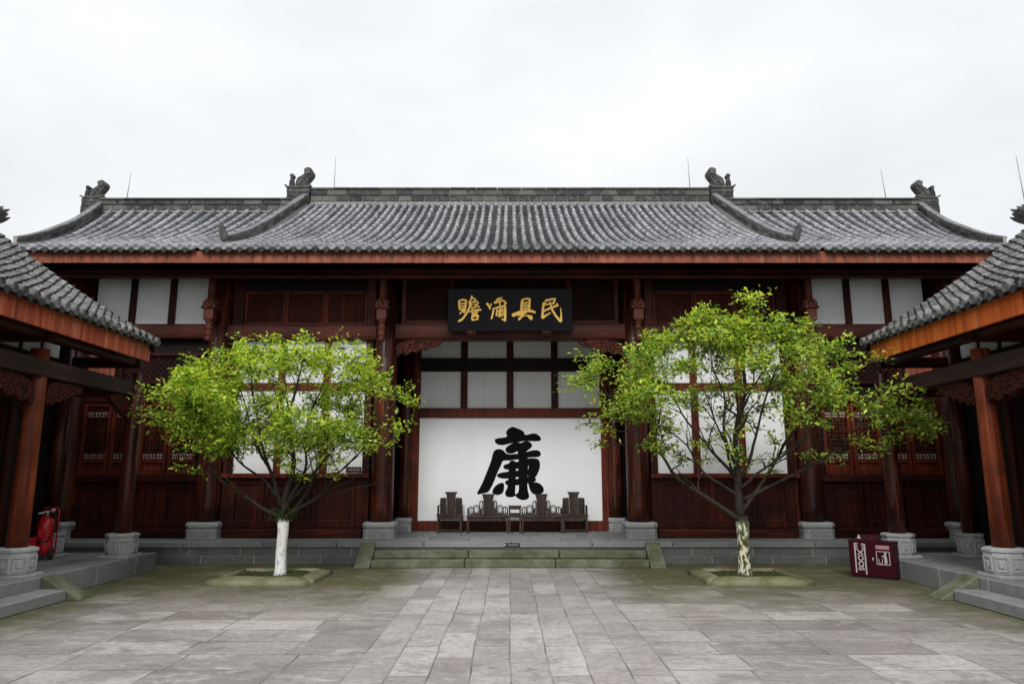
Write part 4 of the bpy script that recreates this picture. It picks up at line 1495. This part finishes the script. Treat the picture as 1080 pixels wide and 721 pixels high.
# ------------------------------------------------------------------ planters
def planter(x0, x1, y0, y1, label):
    p = empty('tree_planter', ((x0 + x1) / 2, (y0 + y1) / 2, 0))
    tag(p, label, 'planter', 'mossy tree beds in the courtyard')
    b = .22
    def kerb(pa, pb, pc, pd):     # outer a-b, inner c-d (matching), rounded cross-section
        prof = [(0.0, 0.0), (0.0, 0.055), (0.06, 0.068), (0.80, 0.115), (1.0, 0.10), (1.0, 0.0)]
        q = MB()
        N = 6
        rr = random.Random(int(abs(pa[0]) * 100))
        rows = []
        for i in range(N + 1):
            t = i / N
            o = Vector(pa).lerp(Vector(pb), t); n_ = Vector(pc).lerp(Vector(pd), t)
            rows.append([(*(o.lerp(n_, f)), z + (rr.uniform(-.006, .006) if z > .05 else 0)) for f, z in prof])
        vs = [p_ for r_ in rows for p_ in r_]
        L = len(prof)
        fs = [(i * L + k, i * L + k + 1, (i + 1) * L + k + 1, (i + 1) * L + k) for i in range(N) for k in range(L - 1)]
        fs += [tuple(range(L)), tuple(N * L + k for k in reversed(range(L)))]
        q.add(vs, fs, 0, True)
        return q
    o_ = [(x0, y0), (x1, y0), (x1, y1), (x0, y1)]
    i_ = [(x0 + b, y0 + b), (x1 - b, y0 + b), (x1 - b, y1 - b), (x0 + b, y1 - b)]
    for k in range(4):
        e = .004
        A, B = Vector(o_[k]), Vector(o_[(k + 1) % 4])
        d = (B - A).normalized() * e
        Ci, Di = Vector(i_[k]), Vector(i_[(k + 1) % 4])
        kerb(A + d, B - d, Ci + d, Di - d).build('kerb_stone', M['moss_kerb'], p)
    m = MB()
    N = 14
    vs = []
    for i in range(N + 1):
        for j in range(N + 1):
            x = x0 + b * .9 + (x1 - x0 - 1.8 * b) * i / N
            y = y0 + b * .9 + (y1 - y0 - 1.8 * b) * j / N
            vs.append((x, y, .075 + .03 * noise.noise(Vector((x * 4, y * 4, 0)))))
    m.add(vs, [(i * (N + 1) + j, (i + 1) * (N + 1) + j, (i + 1) * (N + 1) + j + 1, i * (N + 1) + j + 1) for i in range(N) for j in range(N)], 0, True)
    m.build('soil_bed', M['soil'], p)
    g_ = MB()
    rr = random.Random(int(x0 * 10))
    for _ in range(150):
        x = rr.uniform(x0 + b, x1 - b); y = rr.uniform(y0 + b, y1 - b)
        a = rr.uniform(0, 6.28); hh = rr.uniform(.02, .07); w = rr.uniform(.006, .014)
        dx, dy = math.cos(a), math.sin(a)
        lx, ly = rr.uniform(-.03, .03), rr.uniform(-.03, .03)
        g_.add([(x - dx * w, y - dy * w, .06), (x + dx * w, y + dy * w, .06), (x + lx, y + ly, .07 + hh)], [(0, 1, 2)])
    tag(g_.build('weeds', M['weed'], p), None, None, None, 'stuff')
planter(-4.57, -2.98, 11.25, 12.60, 'low moss covered stone kerb bed around the white trunked tree on the left')
planter(2.98, 4.57, 11.25, 12.60, 'low moss covered stone kerb bed around the flaky trunked tree on the right')

# ------------------------------------------------------------------ trees
def bend(a, b, n, wob, rr, sag=0.0):
    a, b = Vector(a), Vector(b)
    pts = []
    o = Vector((rr.uniform(0, 50), rr.uniform(0, 50), 0))
    L = (b - a).length
    for i in range(n + 1):
        t = i / n
        p = a.lerp(b, t)
        k = math.sin(math.pi * t)
        p += Vector((noise.noise(o + Vector((t * 3, 0, 0))), noise.noise(o + Vector((0, t * 3, 9))), 0.5 * noise.noise(o + Vector((5, t * 3, 0))))) * wob * L * k
        p.z += -sag * L * k
        pts.append(p)
    return pts

def make_tree(base, fork_z, r0, stems, clumps, barkm, leafm, label, seed, sucker=False, leaves_per=185):
    rr = random.Random(seed)
    t = empty('courtyard_tree', (base[0], base[1], 0))
    tag(t, label, 'tree', 'small trees in the courtyard')
    m = MB()
    tp = [(base[0], base[1], .03), (base[0] + .01, base[1], .12), (base[0] + .0, base[1], .45), (base[0] + .015, base[1], .75), (base[0], base[1], fork_z)]
    m.tube(tp, [r0 * 1.35, r0 * 1.05, r0 * .95, r0 * .98, r0 * 1.08], 16)
    m.build('trunk', barkm, t)
    nodes = []           # (point, radius) along the woody parts
    limbs = []
    lead = None
    for (ex, ey, ez, r, sag, h0) in stems:       # the first stem is the leader; the rest leave it at height h0
        if lead is None:
            st = Vector((base[0], base[1], fork_z - .08))
        else:
            st = min(lead, key=lambda p: abs(p.z - (fork_z - .08 + h0))).copy()
            st += Vector((rr.uniform(-.03, .03), rr.uniform(-.03, .03), 0))
        en = Vector((base[0] + ex, base[1] + ey, ez))
        pts = bend(st, en, 14, .09, rr, sag)
        rad = [r * (.84 if lead else 1) * (1 - .82 * (i / 14) ** .75) for i in range(15)]
        if lead is None:
            fine = []
            for i in range(14):
                fine += [pts[i].lerp(pts[i + 1], k / 4) for k in range(4)]
            lead = fine
        b = MB()
        b.tube(pts, rad, 8)
        limbs.append((b, pts, rad))
    # secondary branches
    for (b, pts, rad) in limbs:
        main = list(zip(pts, rad))
        nodes += [(p, q) for p, q in main[4:]]
        for k in range(8):
            i = rr.randint(4, 11)
            p, r = main[i]
            d = (pts[i] - pts[i - 1]).normalized()
            side = Vector((rr.uniform(-1, 1), rr.uniform(-1, 1), rr.uniform(-.2, .8))).normalized()
            e = p + (d * .6 + side * .7) * rr.uniform(.45, 1.05)
            sp = bend(p, e, 6, .12, rr)
            sr = [r * .55 * (1 - .7 * q / 6) for q in range(7)]
            b.tube(sp, sr, 6)
            nodes += list(zip(sp, sr))[2:]
    # leaf clumps, each on its own twig from the nearest wood
    lf = MB()
    tw = limbs
    for (cx, cy, cz, cr_) in clumps:
        c = Vector((base[0] + cx, base[1] + cy, cz))
        best = min(nodes, key=lambda n_: (n_[0] - c).length + max(0, n_[0].z - c.z) * 2.0)
        own = min(limbs, key=lambda L: min((p - best[0]).length for p in L[1]))
        sp = bend(best[0], c, 5, .12, rr)
        r1 = max(.006, min(.016, best[1] * .6))
        own[0].tube(sp, [r1 * (1 - .6 * q / 5) for q in range(6)], 5, cap=False)
        n = int(leaves_per * (cr_ / .30) ** 2 * rr.uniform(.7, 1.3))
        # twiglets within the clump
        tips = []
        for _ in range(7):
            dd = Vector((rr.gauss(0, 1), rr.gauss(0, 1), rr.gauss(0.12, .42))).normalized() * cr_ * rr.uniform(.6, 1.35)
            tips.append(c + dd)
            own[0].tube([c, c + dd * .5 + Vector((0, 0, .02)), c + dd], [.005, .004, .003], 4, cap=False)
        for _ in range(n):
            tip = rr.choice(tips)
            f = rr.random() ** .6
            p = c.lerp(tip, f) + Vector((rr.gauss(0, .045), rr.gauss(0, .045), rr.gauss(0, .038))) * (cr_ / .3 + .4)
            L = rr.choice((rr.uniform(.04, .07), rr.uniform(.06, .115)))
            w = L * rr.uniform(.42, .60)
            ax = (tip - c).normalized() * .5 + Vector((rr.gauss(0, .6), rr.gauss(0, .6), rr.gauss(-.1, .35)))
            ax.normalize()
            up = Vector((rr.gauss(0, .5), rr.gauss(0, .5), 1)).normalized()
            sd = ax.cross(up)
            if sd.length < .1: continue
            sd.normalize()
            nn = sd.cross(ax)
            a = p; b_ = p + ax * L
            mid = p + ax * L * .45 - nn * L * .06
            lf.add([a, mid + sd * w * .5 + nn * L * .09, b_, mid - sd * w * .5 + nn * L * .09], [(0, 1, 2), (0, 2, 3)])
    for (b, pts, rad) in limbs:
        b.build('limb', M['bark'], t)
    lf.build('foliage', leafm, t)
    if sucker:
        q = MB()
        for _ in range(140):
            a = rr.uniform(0, 6.28); d = rr.uniform(.06, .24)
            p = Vector((base[0] + math.cos(a) * d, base[1] + math.sin(a) * d, fork_z - .05 + rr.uniform(-.02, .16)))
            ax = Vector((math.cos(a), math.sin(a), rr.uniform(0, 1.2))).normalized()
            sd = ax.cross(Vector((0, 0, 1))).normalized()
            L = rr.uniform(.05, .11)
            q.add([p, p + ax * L * .5 + sd * .012, p + ax * L, p + ax * L * .5 - sd * .012], [(0, 1, 2), (0, 2, 3)])
        q.build('sucker_shoots', M['weed'], t)
    return t

def crown_clumps(n, seed, cx, cz, ax, ay, az, zmin, inner=.55, rmin=.20, rmax=.36):
    rr = random.Random(seed)
    out = []
    while len(out) < n:
        u = Vector((rr.gauss(0, 1), rr.gauss(0, 1), rr.gauss(0, 1))).normalized()
        q = inner + (1 - inner) * rr.random() ** .6
        lump = 1 + .22 * noise.noise(Vector((u.x * 2.2 + seed, u.y * 2.2, u.z * 2.2)))
        p = (cx + u.x * ax * q * lump, u.y * ay * q * lump, cz + u.z * az * q * lump)
        if p[2] < zmin + rr.uniform(-.25, .25):
            continue
        if noise.noise(Vector((p[0] * 1.35 + seed * 3.1, p[1] * 1.35, p[2] * 1.9))) < rr.uniform(-.17, .02):
            continue
        if any((p[0] - o[0]) ** 2 + (p[1] - o[1]) ** 2 + 3 * (p[2] - o[2]) ** 2 < .022 for o in out):
            continue
        out.append((p[0], p[1], p[2], rr.uniform(rmin, rmax)))
    return out

# left tree: trunk at (-3.68, 12.0); crown from x -6.1 to -1.45, top 3.98
stems_l = [(.12, .3, 3.65, .062, 0, 0), (-1.95, -.2, 2.75, .046, .10, .03), (-1.15, .5, 3.35, .040, .03, .12), (-.50, -.6, 3.55, .038, 0, .2),
           (.75, -.5, 3.5, .040, .02, .1), (1.25, .4, 3.3, .042, .05, .0), (1.8, -.1, 2.85, .040, .09, .06), (-1.35, -.9, 2.85, .034, .06, .3), (1.0, .95, 2.9, .034, .06, .25)]
cl = crown_clumps(165, 5, -.06, 2.76, 2.06, 1.45, 1.12, 2.12)
rr_ = random.Random(3)
cl += [(rr_.uniform(-1.5, 1.4), rr_.uniform(-.8, .8), rr_.uniform(1.75, 2.4), rr_.uniform(.10, .2)) for _ in range(26)]
cl += [(-1.55, -.3, 1.72, .13), (-1.35, -.1, 1.68, .12), (.45, -.3, 1.60, .14), (.85, -.2, 1.66, .13), (1.6, .1, 2.15, .16), (-.35, -.2, 3.80, .22), (.25, -.1, 3.85, .2), (.4, 0, 3.72, .24), (-.75, .1, 3.72, .22)]
make_tree((-3.68, 12.0), .97, .088, stems_l, cl, M['bark_white'], M['leaf_a'], 'small spreading tree with a white painted trunk on the left of the courtyard', 21, True)

# right tree: trunk at (3.73, 11.95); crown from x 1.1 to 7.0, top 4.65
stems_r = [(.12, .1, 4.25, .078, 0, 0), (-2.1, -.35, 2.85, .058, .06, .02), (-1.15, .4, 3.45, .042, .03, .55), (-.5, -.5, 3.9, .038, 0, .7),
           (.8, -.4, 3.75, .040, .0, .6), (1.55, .3, 3.4, .046, .05, .15), (2.4, -.2, 2.95, .044, .07, .3), (-1.5, .7, 3.0, .034, .05, .4), (1.2, -.9, 2.8, .034, .06, .5), (-.8, -.95, 3.1, .034, .04, .65), (.3, .5, 3.9, .034, 0, .9)]
cr2 = crown_clumps(112, 9, .0, 3.08, 2.6, 1.45, 1.14, 2.5)
cr2 += crown_clumps(26, 12, -.05, 4.0, .8, .8, .62, 3.6, .15)
rr_ = random.Random(8)
cr2 += [(rr_.uniform(-1.5, 1.8), rr_.uniform(-.8, .8), rr_.uniform(1.8, 2.5), rr_.uniform(.10, .2)) for _ in range(30)]
cr2 += [(2.6 + rr_.uniform(-.4, .55), -.2 + rr_.uniform(-.4, .4), rr_.uniform(2.3, 2.75), rr_.uniform(.16, .26)) for _ in range(16)]
cr2 += [(-2.3, -.2, 2.1, .15), (-2.45, -.2, 2.45, .2), (-2.2, -.3, 2.35, .2), (2.15, -.3, 2.05, .2), (1.9, -.2, 2.15, .2), (2.4, -.3, 2.2, .18), (.5, -.2, 1.7, .12)]
make_tree((3.73, 11.95), .97, .10, stems_r, cr2, M['bark_flaky'], M['leaf_b'], 'taller spreading tree with flaking lime wash on its trunk, right of the courtyard', 33)

# ------------------------------------------------------------------ furniture in front of the calligraphy
FZ = PZ
def armchair():
    t = empty('armchair', (0, 0, 0))
    W, D, SH = .54, .46, .40
    for sx in (-1, 1):
        for y in (.022, D - .022):
            m = MB(); m.box(sx * (W / 2 - .022) - .02, sx * (W / 2 - .022) + .02, y - .02, y + .02, 0, SH - .05)
            m.build('leg', M['rosewood'], t, local=True, bevel=.004)
    m = MB(); m.box(-W / 2 - .01, W / 2 + .01, -.01, D, SH - .049, SH)
    m.build('seat', M['rosewood'], t, local=True, bevel=.008)
    m = MB(); m.box(-W / 2 + .045, W / 2 - .045, .005, .025, SH - .12, SH - .05)
    m.build('apron', M['rosewood'], t, local=True, bevel=.004)
    m = MB(); m.box(-W / 2 + .045, W / 2 - .045, .008, .03, .05, .075)
    m.build('stretcher', M['rosewood'], t, local=True, bevel=.003)
    m = MB()
    yb = D - .06
    m.box(-.245, -.225, yb - .005, yb + .03, SH, .73); m.box(.225, .245, yb - .005, yb + .03, SH, .73)
    m.box(-.224, -.105, yb + .004, yb + .022, SH + .001, .72); m.box(.105, .224, yb + .004, yb + .022, SH + .001, .72)
    m.box(-.225, -.105, yb - .003, yb + .028, .721, .74); m.box(.105, .225, yb - .003, yb + .028, .721, .74)
    m.prism([(-.075, SH), (.075, SH), (.104, .80), (-.104, .80)], lambda u, v, d: (u, d, v), yb - .004, yb + .026)
    m.prism([(-.10, .801), (.10, .801), (.135, .85), (.135, .87), (-.135, .87), (-.135, .85)], lambda u, v, d: (u, d, v), yb - .012, yb + .034)
    m.build('backrest', M['rosewood'], t, local=True, bevel=.004)
    for sx in (-1, 1):
        m = MB()
        x = sx * (W / 2 - .012)
        m.box(x - .014, x + .014, .03, yb - .01, SH + .16, SH + .185)
        m.box(x - .012, x + .012, .03, .055, SH, SH + .16)
        m.box(x - .012, x + .012, .21, .23, SH, SH + .16)
        m.box(x - .008, x + .008, .06, yb - .01, SH + .07, SH + .09)
        m.build('arm', M['rosewood'], t, local=True, bevel=.004)
    return t
def settee():
    t = empty('settee', (0, 0, 0))
    W, D, SH = .90, .46, .37
    for sx in (-1, 1):
        for y in (.024, D - .024):
            m = MB(); m.box(sx * (W / 2 - .024) - .021, sx * (W / 2 - .024) + .021, y - .021, y + .021, 0, SH - .05)
            m.build('leg', M['rosewood'], t, local=True, bevel=.004)
    m = MB(); m.box(-W / 2 - .012, W / 2 + .012, -.012, D, SH - .049, SH)
    m.build('seat', M['rosewood'], t, local=True, bevel=.008)
    m = MB()
    pts = [(-.40, SH - .05), (.40, SH - .05), (.40, SH - .13), (.36, SH - .115), (.30, SH - .10), (-.30, SH - .10), (-.36, SH - .115), (-.40, SH - .13)]
    m.prism(pts, lambda u, v, d: (u, d, v), .006, .026)
    m.build('apron', M['rosewood'], t, local=True, bevel=.003)
    yb = D - .05
    m = MB()
    m.box(-.10, .10, yb - .002, yb + .022, SH, .66)
    m.prism([(-.095, .661), (.095, .661), (.135, .80), (.135, .825), (-.135, .825), (-.135, .80)], lambda u, v, d: (u, d, v), yb - .01, yb + .03)
    m.build('back_splat', M['rosewood'], t, local=True, bevel=.004)
    for sx in (-1, 1):
        m = MB()
        def loop(x0, x1, z0, z1, w=.022):
            pts = chaikin([(x0, z0), (x1, z0), (x1, z1), (x0, z1)], 2)
            pts3 = [(sx * u, yb + .01, v) for u, v in pts] + [(sx * pts[0][0], yb + .01, pts[0][1])]
            for i in range(len(pts3) - 1):
                m.bar(pts3[i], pts3[i + 1], w, .022)
        m.box(sx * .105, sx * .125, yb, yb + .022, SH, .68)
        loop(.12, .19, SH + .11, .665)
        m.box(sx * .135, sx * .185, yb, yb + .022, SH, SH + .13)
        loop(.19, .335, SH + .01, SH + .20, .024)
        loop(.215, .31, SH + .04, SH + .16, .014)
        m.box(sx * .19, sx * .34, yb + .001, yb + .02, SH + .001, SH + .03)
        loop(.335, .43, SH + .01, SH + .17, .022)
        m.box(sx * .375, sx * .392, yb, yb + .02, SH, SH + .16)
        m.build('scroll_back', M['rosewood'], t, local=True)
        m = MB()
        x = sx * (W / 2 - .014)
        m.box(x - .013, x + .013, .05, yb - .012, SH + .13, SH + .152)
        for y in (.05, .18, .30):
            m.box(x - .011, x + .011, y, y + .022, SH, SH + .13)
        m.build('arm', M['rosewood'], t, local=True, bevel=.003)
    return t
GC = 'carved chairs set before the white panel'
a = armchair(); a.location = (-1.32, 16.10, FZ)
tag(a, 'tall panel backed dark wood armchair at the left end of the row', 'armchair', GC)
b = copy_tree(a); b.location = (1.42, 16.10, FZ)
tag(b, 'tall panel backed dark wood armchair at the right end of the row', 'armchair', GC)
a = settee(); a.location = (-.49, 16.10, FZ)
tag(a, 'wide low scroll backed dark wood settee left of the small table', 'settee', GC)
b = copy_tree(a); b.location = (.70, 16.10, FZ)
tag(b, 'wide low scroll backed dark wood settee right of the small table', 'settee', GC)
t = empty('side_table', (.105, 16.12, FZ))
tag(t, 'small square dark wood tea table between the two settees', 'table')
m = MB(); m.box(-.145, .145, 0, .32, .55, .578); m.build('tabletop', M['rosewood'], t, local=True, bevel=.004)
for sx in (-1, 1):
    for y in (.025, .295):
        m = MB(); m.box(sx * .115 - .017, sx * .115 + .017, y - .017, y + .017, 0, .549); m.build('leg', M['rosewood'], t, local=True, bevel=.003)
m = MB(); m.box(-.097, .097, .006, .31, .33, .352); m.build('shelf', M['rosewood'], t, local=True, bevel=.003)
m = MB(); m.box(-.097, .097, .012, .022, .353, .43); m.box(-.097, .097, .012, .022, .50, .549); m.build('drawer_front', M['rosewood'], t, local=True, bevel=.003)

# ------------------------------------------------------------------ fire extinguisher trolley and red box
t = empty('fire_extinguisher', (-7.47, 11.95, WZ), R(12))
t.scale = (.9, .9, .93)
tag(t, 'big red wheeled fire extinguisher standing on the left porch', 'extinguisher')
m = MB(); m.lathe((0, 0, 0), [(.05, .08), (.11, .10), (.132, .15), (.135, .22), (.135, .58), (.125, .65), (.09, .70), (.045, .725)], 24)
m.build('cylinder', M['red_paint'], t, local=True)
m = MB(); m.lathe((0, 0, 0), [(.035, .72), (.035, .78), (.05, .785), (.05, .80)], 12); m.box(-.02, .10, -.02, .02, .79, .825); m.bar((-.02, -.01, .80), (-.14, -.02, .775), .03, .02)
m.lathe((.09, -.02, .80), [(.03, 0), (.05, .02), (.05, .05), (.02, .06)], 12)
m.build('valve', M['steel'], t, local=True, bevel=.003)
for sx in (-1, 1):
    wh = MB()
    for (xa, rad) in ((0, .095),):
        pts = []
        n = 20
        vs, fs = [], []
        for dx, rr1 in ((-.03, .06), (-.03, .085), (-.018, .098), (.018, .098), (.03, .085), (.03, .06)):
            for k in range(n):
                a_ = 2 * math.pi * k / n
                vs.append((sx * .135 + dx, -.03 + rr1 * math.cos(a_), .10 + rr1 * math.sin(a_)))
        for q in range(5):
            fs += [(q * n + k, q * n + (k + 1) % n, (q + 1) * n + (k + 1) % n, (q + 1) * n + k) for k in range(n)]
        fs += [tuple(range(n)), tuple(5 * n + k for k in range(n))]
        wh.add(vs, fs, 0, True)
    w = wh.build('wheel', M['rubber'], t, local=True)
    hb = MB(); hb.tube([(sx * .135 - .034, -.03, .10), (sx * .135 + .034, -.03, .10)], .03, 12); hb.build('hub', M['red_paint'], w, local=True)
m = MB(); m.tube([(-.13, .16, .1), (-.13, .17, .80), (-.10, .18, .86), (.10, .18, .86), (.13, .17, .80), (.13, .16, .1)], .013, 8); m.build('handle', M['red_paint'], t, local=True)
m = MB(); m.tube([(.05, -.03, .79), (.17, -.10, .74), (.17, -.09, .5), (.09, -.14, .32), (-.05, -.15, .30), (-.13, -.10, .42)], .014, 8); m.build('hose', M['rubber'], t, local=True)
m = MB(); m.box(-.06, .06, -.150, -.128, .36, .52); m.build('instruction_label', M['red_paint'], t, local=True)

t = empty('extinguisher_box', (-7.56, 11.45, WZ))
tag(t, 'small red box with white lettering on the porch floor behind the near left column', 'box')
m = MB(); m.box(-.15, .15, 0, .2, 0, .34); m.build('body', M['red_paint'], t, local=True, bevel=.006)
m = MB(); m.box(-.155, .155, -.006, .206, .341, .37); m.build('lid', M['red_paint'], t, local=True, bevel=.004)
m = MB()
for k in range(3):
    for q in range(2):
        x = -.08 + k * .06
        m.box(x, x + .04, -.004, -.0005, .18 + q * .05, .19 + q * .05)
    m.box(-.065 + k * .06, -.055 + k * .06, -.006, -.0005, .165, .255)
m.build('lettering', M['white_paint'], t, local=True)

# ------------------------------------------------------------------ litter bin
ang = math.atan2(11.78 - 12.23, 6.06 - 5.55)
t = empty('litter_bin', (5.805, 12.005, 0), ang)
tag(t, 'maroon steel litter bin with white marks standing against the right porch kerb', 'bin')
L, Hh, Dp = .68, .585, .25
m = MB(); m.box(-L / 2, L / 2, 0, Dp, .03, Hh); m.build('body', M['bin_red'], t, local=True, bevel=.008)
m = MB(); m.box(-L / 2 + .03, L / 2 - .03, .02, Dp - .02, 0, .03); m.build('foot', M['rubber'], t, local=True)
m = MB()
m.prism([(.0, Hh + .001), (Dp, Hh + .001), (Dp, Hh + .07), (.10, Hh + .09)], lambda u, v, d: (d, u, v), -.22, .10)
m.build('hood', M['bin_red'], t, local=True, bevel=.006)
m = MB(); m.box(-L / 2 - .006, L / 2 + .006, -.006, Dp + .006, Hh - .028, Hh + .0005); m.box(-.012, -.004, -.003, .0, .05, Hh - .03)
m.build('rim', M['bin_red'], t, local=True, bevel=.003)
m = MB(); m.box(.16, .17, -.010, -.001, .20, .24) if False else m.lathe((.02, -.012, .30), [(.012, -.03), (.012, .03)], 8)
m.build('latch', M['steel'], t, local=True)
m = MB()
# small triangular mark on the hood
m.prism([(-.20, Hh + .03), (-.14, Hh + .03), (-.17, Hh + .10)], lambda u, v, d: (u, d, v), -.004, -.001)
y0, y1 = -.004, -.0008
# bracket-shaped frame mark
m.box(-.255, -.235, y0, y1, .08, .545); m.box(-.105, -.085, y0, y1, .06, .535)
m.box(-.234, -.195, y0, y1, .53, .545); m.box(-.145, -.106, y0, y1, .525, .54)
for k in range(4):
    m.box(-.233, -.20, y0, y1, .44 + k * .022, .45 + k * .022); m.box(-.14, -.107, y0, y1, .435 + k * .022, .445 + k * .022)
# square pictogram: figure dropping litter in a basket
bx, bz = .17, .33
m.box(bx - .10, bx + .10, y0, y1, bz + .095, bz + .105); m.box(bx - .10, bx + .10, y0, y1, bz - .105, bz - .095)
m.box(bx - .10, bx - .09, y0, y1, bz - .094, bz + .094); m.box(bx + .09, bx + .10, y0, y1, bz - .094, bz + .094)
m.prism(chaikin([(bx + .01, bz - .09), (bx + .025, bz + .0), (bx - .02, bz + .03), (bx - .03, bz + .01), (bx + .02, bz + .055), (bx + .05, bz + .05), (bx + .062, bz - .09)], 1), lambda u, v, d: (u, d, v), y0, y1)
m.prism([(bx + .035 + .02 * math.cos(q), bz + .073 + .018 * math.sin(q)) for q in [k * .628 for k in range(10)]], lambda u, v, d: (u, d, v), y0, y1)
m.prism([(bx - .075, bz - .01), (bx - .065, bz - .01), (bx - .055, bz - .08), (bx - .025, bz - .08), (bx - .012, bz - .01), (bx - .002, bz - .01), (bx - .018, bz - .09), (bx - .062, bz - .09)], lambda u, v, d: (u, d, v), y0, y1)
m.build('white_marks', M['white_paint'], t, local=True)
m = MB(); m.box(bx - .10, bx + .10, y0, y1, .465, .525); m.build('pink_label', M['pink_paint'], t, local=True)
fc = bpy.data.curves.new('bin_lettering', 'FONT')
fc.body = 'XOOS'
fc.size = .115
fc.extrude = .0012
fc.offset = .003
fc.align_x = 'CENTER'; fc.align_y = 'CENTER'
fc.materials.append(M['white_paint'])
tmp = bpy.data.objects.new('lettering_curve', fc)
col.objects.link(tmp)
bpy.context.view_layer.update()
me = bpy.data.meshes.new_from_object(tmp.evaluated_get(bpy.context.evaluated_depsgraph_get()))
bpy.data.objects.remove(tmp)
fo = bpy.data.objects.new('lettering', me)
col.objects.link(fo)
fo.parent = t
fo.location = (-.17, -.0025, .28)
fo.rotation_euler = (R(90), R(90), 0)
